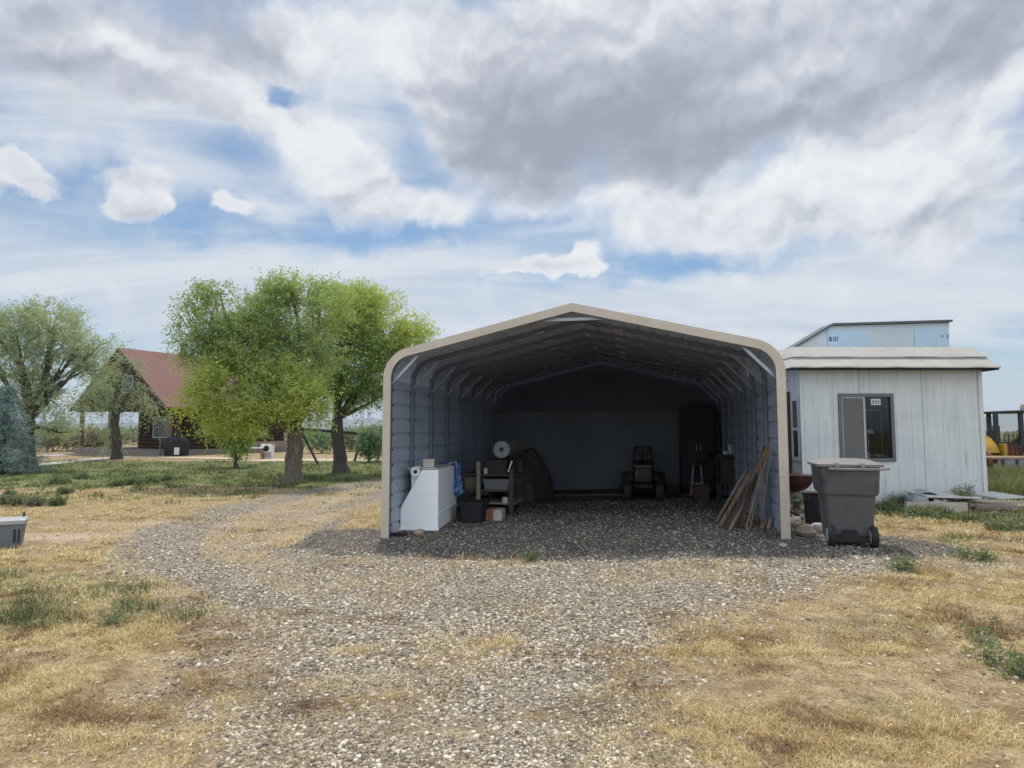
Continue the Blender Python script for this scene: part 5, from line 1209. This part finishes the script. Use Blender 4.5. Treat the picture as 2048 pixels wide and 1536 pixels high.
def foliage(name, mat_, parent, origin, clumps, seed, kind=None, **kw):
    V, F, T = leaves(clumps, seed, **kw); V = V - np.array(origin)
    o = npmesh(name, V, F, mat_, {'tint': ('FLOAT', T)}, parent=parent); return o
def limb(mb, a, c, r0, r1, bend=.12, n=6, sides=8, wob=.12):
    a = Vector(a); c = Vector(c); L = (c - a).length; pts = []; off = Vector((random.uniform(-1, 1), random.uniform(-1, 1), random.uniform(-.2, .6))) * L * bend
    for i in range(n + 1):
        s = i / n; pts.append(a.lerp(c, s) + off * math.sin(math.pi * s) + Vector((random.uniform(-1, 1), random.uniform(-1, 1), random.uniform(-1, 1))) * L * .012 * (0 < i < n))
    mb.tube(pts, [r0 + (r1 - r0) * (i / n) ** .8 for i in range(n + 1)], sides, True, None, wob); return pts
def clumpsY(lst, Y, depth=.75):
    out = []
    for (px, py, rx, ry, n, tint, *rest) in lst:
        dy = rest[0] if rest else 0; y = Y + dy; s = y / FPX; c = at(px, py, y); rx *= .87; ry *= .85
        out.append(((c.x, c.y, c.z), (rx * s, max(rx, ry) * s * depth, ry * s), n, tint))
    return out
def tree(name, label, base, trunk, fork, clumps, lm, bark, seed, group=None, crown_kw={}, cat='tree', rad=(.22, .14), sub=5, flare=1.5):
    random.seed(seed)
    root = thing(name, label, cat, base, 0, group); base = Vector(base)
    mb = MB(); P = [Vector(p) - base for p in trunk]; n = len(P)
    # trunk outline refined
    pts = []; rr = []
    for i in range(n - 1):
        for k in range(4):
            s = (i + k / 4) / (n - 1); pts.append(P[i].lerp(P[i + 1], k / 4) + Vector((random.uniform(-1, 1), random.uniform(-1, 1), 0)) * .02); rr.append(rad[0] + (rad[1] - rad[0]) * s + rad[0] * (flare - 1) * max(0, 1 - s * 5) ** 1.5)
    pts.append(P[-1]); rr.append(rad[1]); pts[0].z -= .06
    mb.tube(pts, rr, 14, True, None, .16)
    top = P[-1]
    for (c, rd, nt, ti) in clumps:
        c = Vector(c) - base
        st = top if c.z > top.z else P[-1].lerp(P[0], .12)
        lp_ = limb(mb, st, c, rad[1] * (.45 + .25 * random.random()), rad[1] * .12, .10)
        for k in range(sub):
            q = lp_[random.randint(2, len(lp_) - 1)]; d = Vector((random.gauss(0, 1), random.gauss(0, 1), random.gauss(.3, 1))).normalized()
            e = c + Vector((d.x * rd[0], d.y * rd[1], d.z * rd[2])) * .62; limb(mb, q, e, rad[1] * .16, rad[1] * .03, .1, 5, 5)
    mb.build('trunk', bark, root, True)
    foliage('crown', lm, root, base, clumps, seed, **crown_kw)
    return root
# elm nearest the driveway
Y1 = G(584, 966).y
b1 = G(584, 966)
cl1 = clumpsY([(425, 640, 85, 75, 760, .32), (412, 690, 72, 60, 560, .3), (440, 588, 48, 32, 260, .35), (545, 625, 90, 75, 820, .35), (585, 590, 60, 35, 320, .4), (640, 625, 80, 70, 640, .35), (510, 700, 115, 75, 980, .3),
               (620, 700, 85, 75, 760, .36), (480, 755, 85, 55, 620, .55, -.6), (440, 775, 70, 50, 430, .58, -1.1), (555, 775, 85, 48, 460, .50, -1.0), (612, 806, 66, 36, 400, .66, -1.4), (580, 750, 60, 34, 240, .48, -.8), (650, 795, 42, 30, 220, .76, -1.2), (520, 825, 65, 32, 320, .66, -1.2), (395, 812, 36, 26, 90, .72, -.8), (450, 845, 50, 28, 180, .66, -.8)], Y1)
tree('elm_tree', 'large spreading elm with yellow-green lower boughs and a grey trunk by the driveway', b1, [b1, at(588, 930, Y1), at(590, 895, Y1), at(592, 862, Y1)], .5, cl1, LM['elm'], M['bark'], 11, rad=(.27, .22), crown_kw=dict(per=18, L=.088, W=.036, twig=.5, gap=.44, gs=1.7), flare=1.35)
# second tree, lime crown towards the carport
b2_ = G(682, 946); Y2 = b2_.y
cl2 = clumpsY([(715, 640, 100, 75, 900, .72), (780, 665, 85, 58, 680, .85), (690, 695, 100, 75, 800, .42), (770, 725, 75, 55, 480, .42), (700, 598, 62, 30, 320, .68), (828, 672, 38, 26, 180, .88), (650, 760, 75, 52, 480, .36), (715, 780, 65, 44, 360, .34), (756, 795, 42, 30, 160, .32), (735, 610, 62, 30, 260, .9)], Y2)
tree('elm_tree', 'lime topped elm with a dark trunk between the first elm and the carport', b2_, [b2_, at(680, 915, Y2), at(676, 870, Y2), at(674, 838, Y2)], .5, cl2, LM['lime'], M['bark_dark'], 12, rad=(.27, .2), crown_kw=dict(per=18, L=.10, W=.036, twig=.55, gap=.40, gs=1.6))
# big grey-green tree at far left
b3_ = G(55, 937); Y3 = b3_.y
cl3 = clumpsY([(30, 660, 70, 50, 300, .55), (110, 660, 75, 55, 340, .6), (160, 690, 70, 50, 270, .6), (40, 720, 90, 60, 330, .4), (120, 740, 80, 60, 300, .5), (200, 690, 45, 30, 130, .62), (-50, 700, 90, 90, 300, .45), (-40, 640, 60, 40, 150, .5), (100, 800, 55, 60, 190, .62), (115, 865, 45, 35, 150, .75), (60, 790, 50, 50, 130, .4), (170, 740, 50, 40, 110, .5), (90, 630, 55, 30, 150, .6)], Y3)
tree('shade_tree', 'tall grey-green shade tree with a thick pale trunk at the left edge', b3_, [b3_, at(56, 905, Y3), at(54, 870, Y3), at(56, 840, Y3)], .5, cl3, LM['grey'], M['bark_dark'], 13, rad=(.30, .24), crown_kw=dict(per=22, L=.10, W=.036, twig=.7, gap=.42, gs=1.1))
# drooping tree before the porch
b4_ = G(236, 905); Y4 = 36.0; b4_ = Vector((at(236, 862, Y4).x, Y4, 0))
cl4 = clumpsY([(230, 765, 50, 44, 160, .3), (195, 785, 34, 36, 80, .35), (265, 780, 40, 36, 100, .32), (298, 812, 26, 22, 60, .4), (172, 795, 26, 26, 40, .4), (238, 808, 34, 22, 80, .28), (255, 735, 36, 26, 90, .35), (224, 872, 12, 24, 40, .45)], Y4)
tree('shade_tree', 'small drooping grey-green tree in front of the log house porch', b4_, [b4_, at(234, 880, Y4), at(230, 850, Y4), at(232, 825, Y4)], .5, cl4, LM['grey'], M['bark_dark'], 14, rad=(.24, .19), crown_kw=dict(per=20, L=.12, W=.04, twig=.8, droop=.9, up=-.1, gap=.41, gs=1.1))
# bushy lime sapling
b5_ = G(471, 935); Y5 = b5_.y
cl5 = clumpsY([(455, 850, 42, 28, 240, .55), (480, 865, 36, 26, 220, .6), (440, 830, 40, 26, 170, .5), (475, 890, 26, 20, 130, .5), (500, 860, 26, 20, 120, .6), (462, 880, 24, 22, 110, .45)], Y5)
root5 = tree('lime_shrub', 'bright lime multi-stemmed shrub in front of the log house wall', b5_, [b5_, b5_ + Vector((0, 0, .12)), b5_ + Vector((0, 0, .25))], .3, cl5, LM['lime'], M['bark_dark'], 15, rad=(.10, .07), crown_kw=dict(per=13, L=.11, W=.045, twig=.4, gap=.36), cat='shrub')
# young tree near the carport
b6_ = G(738, 925); Y6 = b6_.y
cl6 = clumpsY([(740, 890, 22, 22, 200, .5), (735, 872, 14, 14, 90, .6), (752, 882, 15, 15, 90, .5), (728, 898, 14, 12, 80, .4)], Y6)
tree('young_tree', 'small round blue-green tree just left of the carport post', b6_, [b6_, b6_ + Vector((0, 0, .25)), b6_ + Vector((0, 0, .5))], .3, cl6, LM['young'], M['bark_dark'], 16, rad=(.07, .05), crown_kw=dict(per=12, L=.13, W=.05, twig=.35, gap=.33))
# blue spruce at the frame edge
Y7 = 23.5; c7 = at(8, 862, Y7); root7 = thing('blue_spruce', 'blue-green spruce with layered boughs at the left edge', 'tree', (c7.x, c7.y, 0))
H7 = at(12, 765, Y7).z; mb = MB(); mb.tube([(0, 0, -.05), (0, 0, H7 * .95)], [.14, .02], 8); clum = []; random.seed(5)
zl = .35; li = 0
while zl < H7:
    s = zl / H7; rr_ = (1.25 * (1 - s) ** .8 + .06) * (.8 + .35 * random.random()); nb = max(4, int(8 * (1 - s)) + 3)
    for k in range(nb):
        a = 2 * math.pi * (k + .5 * (li % 2) + .3 * random.random()) / nb; r2 = rr_ * random.uniform(.6, 1.2)
        e = (r2 * math.cos(a), r2 * math.sin(a), zl - .12 * r2); mb.tube([(0, 0, zl), e], [.02, .006], 4)
        for q in (.35, .6, .85, 1.05): clum.append(((e[0] * q, e[1] * q, zl - .12 * r2 * q + .03 * q), (.20 * (1 - .35 * s), .20 * (1 - .35 * s), .05), 9, .2 + .7 * random.random()))
    zl += .34; li += 1
mb.build('trunk', M['bark_dark'], root7, True)
V, F, T = leaves(clum, 17, per=12, L=.10, W=.02, twig=.26, droop=.25, up=.02, gap=.36, gs=2.2)
npmesh('crown', V, F, LM['spruce'], {'tint': ('FLOAT', T)}, parent=root7)
# a row of far scrub and bushes: individual bushes near the house, then one mass
random.seed(23)
def bush(name, label, px, py, Y, w, h, lm, seed, n=220, cat='bush', group=None, **kw):
    c = at(px, 862, Y); r_ = thing(name, label, cat, (c.x, Y, float(gz(c.x, Y))), 0, group)
    mb = MB(); cl = []
    random.seed(seed)
    for k in range(6):
        q = Vector((random.uniform(-.3, .3) * w, random.uniform(-.25, .25) * w, h * random.uniform(.45, .62))); cl.append((tuple(q), (w * .28, w * .26, h * .36), n / 6, .3 + .4 * random.random()))
        limb(mb, (0, 0, -.02), q, max(.012, .015 * h), .006, .1, 4, 5)
    mb.build('stem', M['twig'], r_, True)
    V, F, T = leaves(cl, seed, **{**dict(per=10, L=.11, W=.045, twig=.3, gap=.3), **kw}); npmesh('foliage', V, F, lm, {'tint': ('FLOAT', T)}, parent=r_); return r_
bush('bush', 'grey bush under the porch roof between its two left posts', 190, 905, 50, 3.0, 1.7, LM['sage'], 31, 420, L=.16, W=.07)
bush('bush', 'paler bush seen through the left end of the porch', 165, 905, 54, 3.2, 1.9, LM['sage'], 32, 420, L=.16, W=.07)
bush('bush', 'low grey bush just right of the porch opening', 222, 905, 52, 2.6, 1.6, LM['sage'], 33, 360, L=.16, W=.07)
bush('hedge', 'low brown-grey hedge left of the log house porch', 108, 905, 50, 5.6, 1.5, LM['sage'], 34, 700, cat='hedge', L=.16, W=.07)
bush('bush', 'dark green bush beyond the frame behind the two trunks', 645, 905, 46, 3.0, 1.6, LM['young'], 35, 380, L=.16, W=.07)
bush('bush', 'grey scrub bush right of the dark trunk beyond the track', 715, 905, 50, 3.6, 1.7, LM['sage'], 36, 420, L=.16, W=.07)
bush('bush', 'tall slender bush by the carport post behind the young tree', 757, 905, 34, 1.2, 2.2, LM['young'], 37, 260, L=.13, W=.05)
def mass(name, label, n, xr, yr, hr_, lm, seed, L=.5, W=.22, tint=(.2, .8)):
    r = np.random.default_rng(seed); cl = []
    for k in range(n):
        Y = yr[0] * (yr[1] / yr[0]) ** r.random(); px = xr[0] + (xr[1] - xr[0]) * r.random(); x = at(px, 862, Y).x; h = hr_[0] + (hr_[1] - hr_[0]) * r.random() ** 2
        cl.append(((x, Y, h * .45), (h * .9, h * .9, h * .55), 12, tint[0] + (tint[1] - tint[0]) * r.random()))
    V, F, T = leaves(cl, seed, per=6, L=L, W=W, twig=.5, gap=.2); o = npmesh(name, V, F, lm, {'tint': ('FLOAT', T)}); return tag(o, label, None, None, 'stuff')
mass('rangeland_scrub', 'sagebrush scattered over the far rangeland', 1500, (-300, 2400), (70, 420), (.5, 2.2), LM['sage'], 41)
mass('distant_trees', 'dark line of trees far beyond the yard', 240, (-400, 1000), (220, 480), (2.0, 5.5), LM['young'], 42, L=1.2, W=.6)
# ------------------------------------------------------------------ loose stones of the gravel
def ico(sub):
    import bmesh
    bm = bmesh.new(); bmesh.ops.create_icosphere(bm, subdivisions=sub, radius=1); bm.verts.ensure_lookup_table()
    V = np.array([v.co[:] for v in bm.verts]); F = np.array([[v.index for v in f.verts] for f in bm.faces]); bm.free(); return V, F
def inview(x, y, m=1.25): return np.abs(x) < (1024 / FPX) * y * m + .2
def sample(n, y0, y1, power=1.0):
    """points spread over the ground in view, thinning with distance"""
    u = rng.random(n); y = (y0 ** (1 - power) + u * (y1 ** (1 - power) - y0 ** (1 - power))) ** (1 / (1 - power)) if power != 1 else y0 * (y1 / y0) ** u
    x = (rng.random(n) * 2 - 1) * (.86 * y + .3); return x, y
def ground_z(x, y):
    g_, *_ = masks(x, y); return gz(x, y) + (1 - sstep(12, 20, y)) * (fbm(x * 3.1, y * 3.1, 41, 3) - .5) * .03 * (1 - .5 * g_)
def stones(n, y0, y1, sub, smin, smax, thr=.0):
    x, y = sample(n, y0, y1, 1.0); g_, e_, d_, i_ = masks(x, y)
    cl_ = .55 + .9 * (fbm(x * 2.2, y * 2.2, 61, 3) - .5)
    keep = rng.random(n) < np.clip(g_ * 1.1 * cl_ * 1.4 + .03 + .25 * np.clip(fbm(x * 1.3 + 3, y * 1.3, 63, 4) - .52, 0, 1) * 2, 0, 1); x, y, d_ = x[keep], y[keep], d_[keep]; n = len(x)
    V0, F0 = ico(sub); k = len(V0)
    s = smin * (smax / smin) ** (rng.random(n) ** 1.7)
    sc = np.stack([s * (.7 + .6 * rng.random(n)), s * (.6 + .5 * rng.random(n)), s * (.35 + .35 * rng.random(n))], 1) / 2
    a = rng.random(n) * 2 * np.pi; ca, sa = np.cos(a), np.sin(a)
    V = V0[None] * (1 + .42 * (rng.random((n, k, 1)) - .5)) * sc[:, None]
    tl = (rng.random((n, 1)) - .5) * .7; V[:, :, 2] += V[:, :, 0] * tl
    X_ = V[:, :, 0] * ca[:, None] - V[:, :, 1] * sa[:, None] + x[:, None]; Y_ = V[:, :, 0] * sa[:, None] + V[:, :, 1] * ca[:, None] + y[:, None]
    Z_ = V[:, :, 2] + (ground_z(x, y) + sc[:, 2] * .35)[:, None]
    T = np.repeat(np.clip(rng.random(n) * .999, 0, 1), k)
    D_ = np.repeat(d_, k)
    return np.stack([X_, Y_, Z_], -1).reshape(-1, 3), (F0[None] + (np.arange(n) * k)[:, None, None]).reshape(-1, 3), T, D_
gmat, t, p = newmat('loose_stone')
a = t.new('ShaderNodeAttribute', attribute_name='tint'); c = t.ramp(a.outputs['Fac'], [(0, (.13, .118, .108)), (.2, (.25, .22, .185)), (.42, (.37, .32, .25)), (.58, (.45, .36, .285)), (.74, (.54, .485, .41)), (.9, (.70, .65, .58)), (1, (.85, .82, .77))])
a2 = t.new('ShaderNodeAttribute', attribute_name='pad_shade')
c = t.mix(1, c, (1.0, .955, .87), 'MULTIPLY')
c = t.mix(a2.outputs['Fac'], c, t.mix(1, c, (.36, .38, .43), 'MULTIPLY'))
tc = t.new('ShaderNodeTexCoord'); nn = t.noise(tc.outputs['Object'], 60, 4, .6); c = t.mix(.35, c, t.ramp(nn, [(.3, (.6, .6, .6)), (.7, (1.2, 1.2, 1.2))]), 'MULTIPLY')
t.set(p, 'Base Color', c); p.inputs['Roughness'].default_value = .85; p.inputs['Specular IOR Level'].default_value = .25
parts = [stones(NST[0], 2.6, 4.6, 2 if False else 1, .008, .036), stones(NST[1], 4.4, 7.5, 1, .011, .042), stones(NST[2], 7.2, 13.5, 1, .016, .046)]
off = 0; Vs, Fs, Ts, Ds = [], [], [], []
for V, F, T, D_ in parts: Vs.append(V); Fs.append(F + off); Ts.append(T); Ds.append(D_); off += len(V)
o = npmesh('gravel', np.concatenate(Vs), np.concatenate(Fs), gmat, {'tint': ('FLOAT', np.concatenate(Ts)), 'pad_shade': ('FLOAT', np.concatenate(Ds))}, smooth=False)
tag(o, 'loose grey and tan gravel stones over the driveway', None, None, 'stuff')

# ------------------------------------------------------------------ grass blades
def blades(x, y, h, w, lean, tint, cover_z=None):
    n = len(x); z = ground_z(x, y) - .004
    a = rng.random(n) * 2 * np.pi; la = rng.random(n) * 2 * np.pi; ln = lean * (.3 + rng.random(n))
    dx, dy = np.cos(la), np.sin(la); sx_, sy_ = np.cos(a) * w / 2, np.sin(a) * w / 2
    m1 = np.stack([x + dx * ln * h * .35, y + dy * ln * h * .35, z + h * .55 * (1 - .25 * np.minimum(ln, 1.5))], -1)
    tp = np.stack([x + dx * ln * h, y + dy * ln * h, z + h * np.maximum(.12, 1 - .55 * ln)], -1)
    b0 = np.stack([x - sx_, y - sy_, z], -1); b1 = np.stack([x + sx_, y + sy_, z], -1)
    s3 = np.stack([sx_, sy_, 0 * sx_], -1) * .8
    V = np.stack([b0, b1, m1 + s3, m1 - s3, tp], 1).reshape(-1, 3); i = (np.arange(n) * 5)[:, None]
    F = np.concatenate([i + np.array([[0, 1, 2]]), i + np.array([[0, 2, 3]]), i + np.array([[3, 2, 4]])]); return V, F, np.repeat(np.clip(tint, 0, 1), 5)
def join(name, lst, m, label):
    off = 0; Vs, Fs, Ts = [], [], []
    for V, F, T in lst: Vs.append(V); Fs.append(F + off); Ts.append(T); off += len(V)
    o = npmesh(name, np.concatenate(Vs), np.concatenate(Fs), m, {'tint': ('FLOAT', np.concatenate(Ts))}); return tag(o, label, None, None, 'stuff')
BROWN = [(470, 1250, .3, .16), (545, 1228, .35, .13), (400, 1290, .25, .12), (640, 1415, .28, .10), (250, 1440, .3, .1), (90, 1500, .25, .08), (1270, 1315, .45, .16), (1400, 1340, .35, .14), (1300, 1380, .25, .1), (1480, 1430, .35, .12), (1400, 1430, .22, .1), (1600, 1500, .3, .08), (1750, 1460, .25, .1), (1350, 1230, .3, .15), (740, 1240, .3, .12), (300, 1040, 1.2, .35), (560, 1060, .6, .25)]
def dry(n, y0, y1, hmin, hmax, w):
    x, y = sample(n, y0, y1); g_, e_, d_, i_ = masks(x, y)
    cl_ = fbm(x * 1.7, y * 1.7, 71, 4); c2 = fbm(x * 7, y * 7, 75, 3)
    c3 = fbm(x * .9 + 7, y * .9, 79, 4); shed_in = (x > XL - .02) & (x < XR + .02) & (y > YS)
    pr = np.clip((1 - g_) * (1 - .9 * i_) * (1 - .6 * e_), 0, 1) * np.clip(.40 + 2.4 * (cl_ - .44) + 3.4 * (c2 - .5), .05, 1)
    pr = np.maximum(pr, g_ * np.clip(1 - 1.6 * d_, 0, 1) * np.clip(.012 + 2.2 * (c3 - .54), .015, .30) * (.3 + 1.4 * c2)) * ~shed_in
    bw = sum(gblob(x, y, *q) for q in BROWN) * np.clip(.4 + 1.2 * c2, 0, 1); pr = np.clip(pr + .45 * bw, 0, 1)
    keep = rng.random(n) < pr; x, y, cl_, c2, bw = x[keep], y[keep], cl_[keep], c2[keep], bw[keep]; n = len(x)
    # gather the blades of a tuft a little
    h = (hmin + (hmax - hmin) * rng.random(n) ** 2.4) * (.45 + .9 * np.clip(cl_ * 1.6 - .35, 0, 1))
    br = fbm(x * 2.4, y * 2.4, 81, 3); tint = .58 + .9 * (rng.random(n) - .5) * .75 - 2.6 * np.clip(br - .55, 0, 1) - .6 * np.clip(bw * 1.2, 0, 1) * np.clip(.3 + 4 * (br - .42), 0, 1) + .7 * (c2 - .5)
    return blades(x, y, h, w * (.6 + .8 * rng.random(n)), 1.15, tint)
join('dry_grass', [dry(NDR[0], 2.6, 4.8, .012, .075, .0034), dry(NDR[1], 4.6, 8.0, .018, .09, .005), dry(NDR[2], 7.8, 18, .03, .11, .010)], LM['straw'], 'dry straw-coloured grass around the driveway')
def green(n, y0, y1, hmin, hmax, w, xlo=None):
    x, y = sample(n, y0, y1); g_, e_, d_, i_ = masks(x, y); c2 = fbm(x * 2.2, y * 2.2, 91, 4)
    pr = np.clip(e_ * (.25 + 2.6 * (c2 - .36)), 0, 1) * ~((x > XL - .02) & (x < XR + .02) & (y > YS)); keep = rng.random(n) < pr; x, y, c2 = x[keep], y[keep], c2[keep]; n = len(x)
    tuft = np.clip((c2 - .5) * 4, 0, 1)
    h = (hmin + (hmax - hmin) * rng.random(n) ** 1.5) * (.45 + 1.0 * tuft); tint = .36 + .8 * (rng.random(n) - .5) + .25 * (fbm(x * .6, y * .6, 95, 3) - .5) - .15 * tuft + .35 * np.clip(.5 - fbm(x * 1.1, y * 1.1, 97, 3), 0, 1)
    return blades(x, y, h, w * (.6 + .8 * rng.random(n)), .7, tint)
join('green_grass', [green(NGR[0], 4.3, 10, .03, .13, .006), green(NGR[1], 9.5, 35, .05, .20, .02)], LM['green_grass'], 'green lawn and rough grass patches of the yard')
# tall grass in front of the trailer
n = 26000; x = rng.uniform(9.0, 17, n); y = rng.uniform(13.2, 18.8, n); keep = (x > .70 * y - .3); x, y = x[keep], y[keep]; n = len(x)
join('tall_grass', [blades(x, y, .22 + .42 * rng.random(n) * (.5 + fbm(x, y, 3, 3)), .016 * np.ones(n), .45, .25 + .5 * rng.random(n))], LM['green_grass'], 'tall green grass between the shed and the trailer')

# ------------------------------------------------------------------ single weeds
def weed(label, px, py, w, h, seed, n=46, lm='weed', group=None, **kw):
    g_ = G(px, py); r_ = np.random.default_rng(seed); root = thing('weed', label, 'weed', g_, 0, group); mb = MB(); cl = []
    random.seed(seed); ns = max(4, int(w * 22))
    for k in range(ns):
        e = Vector((random.uniform(-.5, .5) * w, random.uniform(-.35, .35) * w, h * random.uniform(.55, 1.0))); limb(mb, (e.x * .25, e.y * .25, -.01), e, .004, .002, .12, 4, 4)
        for q in (.35, .6, .85): cl.append(((e.x * (.25 + .75 * q), e.y * (.25 + .75 * q), e.z * q), (.05 * w + .02, .05 * w + .02, h * .13), n / ns / 1.2, .3 + .45 * random.random()))
    mb.build('stem', M['twig'], root)
    V, F, T = leaves(cl, seed, **{**dict(per=5, L=.05, W=.014, twig=.07, gap=.1, up=.6, droop=.2), **kw}); npmesh('foliage', V, F, LM[lm], {'tint': ('FLOAT', T)}, parent=root)
weed('tall silvery weed standing before the gap between the white sheets', 1932, 1020, .30, .46, 101, 90)
weed('tall silvery weed just left of the gap between the white sheets', 1912, 1016, .22, .36, 102, 60)
weed('dense low weed in front of the curled metal sheet', 1850, 1036, .5, .14, 103, 120)
weed('bushy green weed below the planks at the right edge', 2010, 1062, .5, .16, 104, 130)
weed('small weed against the shed wall left of the curled sheet', 1795, 1010, .36, .17, 105, 70)
weed('low green weed alone in the dry grass right of the bin', 1955, 1122, .30, .08, 106, 50)
weed('leafy green weed in the dry grass near the right edge', 1978, 1322, .09, .09, 107, 18)
weed('dark green weed cut by the right edge of the picture', 2040, 1352, .11, .10, 108, 24)
weed('upper green weed of the pair in the right foreground grass', 1962, 1285, .07, .06, 109, 13)
weed('lone green weed on the gravel in front of the carport', 1062, 1122, .13, .10, 110, 22)
weed('grey-green weed on the gravel edge right of the bin', 1800, 1140, .24, .08, 111, 34)
weed('grey-green weed at the edge of the left green patch', 254, 1216, .09, .06, 112, 16)
weed('low grey-green weed right of the left green patch', 232, 1252, .14, .04, 113, 16)
weed('green weed under the barbecue bowl', 1600, 1018, .36, .24, 114, 80)
weed('green weed at the foot of the trash bin on the shed side', 1770, 1022, .40, .14, 115, 70)
# low round clumps on the dry lawn at the left
for i, (px, py, w_, h_, lab) in enumerate(((35, 1010, .45, .20, 'olive clump directly behind the lid of the grey tote'), (68, 1012, .36, .20, 'brownish clump right of the olive one behind the grey tote'), (110, 1012, .34, .14, 'small olive clump at the right of the row behind the grey tote'), (126, 990, .24, .17, 'lone dark round clump on the bare lawn'),
                                          (120, 968, .70, .26, 'large round green clump at the lawn edge left of the lone dark one'), (18, 994, .3, .12, 'low dark clump near the left edge of the lawn'), (232, 972, .46, .24, 'dark clump leading the pair in the middle of the lawn'), (266, 970, .55, .24, 'green clump right behind the dark one in mid lawn'),
                                          (305, 966, .5, .22, 'dark green clump right of the mid lawn pair'), (335, 962, .45, .2, 'dark clump nearest the elm along the lawn edge'), (160, 958, .4, .2, 'small clump at the back left of the lawn edge'), (4, 1010, .3, .2, 'brown clump at the very left edge above the tote'))):
    weed(lab, px, py, w_ * .8, h_ * .7, 130 + i, 90, 'weed' if i not in (1, 11) else 'sage', 'round weed clumps on the left lawn', L=.07, W=.022)

# ------------------------------------------------------------------ haze
if HAZE:
    b = MB(); b.bb(-13500, 13500, -560, 13500, -6, HAZE[1]); hm = bpy.data.materials.new('thin_air_haze'); hm.use_nodes = True; t = NT(hm.node_tree); t.n.remove(t.n['Principled BSDF'])
    pv = t.new('ShaderNodeVolumePrincipled'); pv.inputs['Color'].default_value = (.72, .82, .95, 1); pv.inputs['Density'].default_value = HAZE[0]
    t.l.new(pv.outputs[0], t.n['Material Output'].inputs['Volume'])
    o = b.build('haze', hm); tag(o, 'thin blue haze over the plain', None, None, 'stuff')
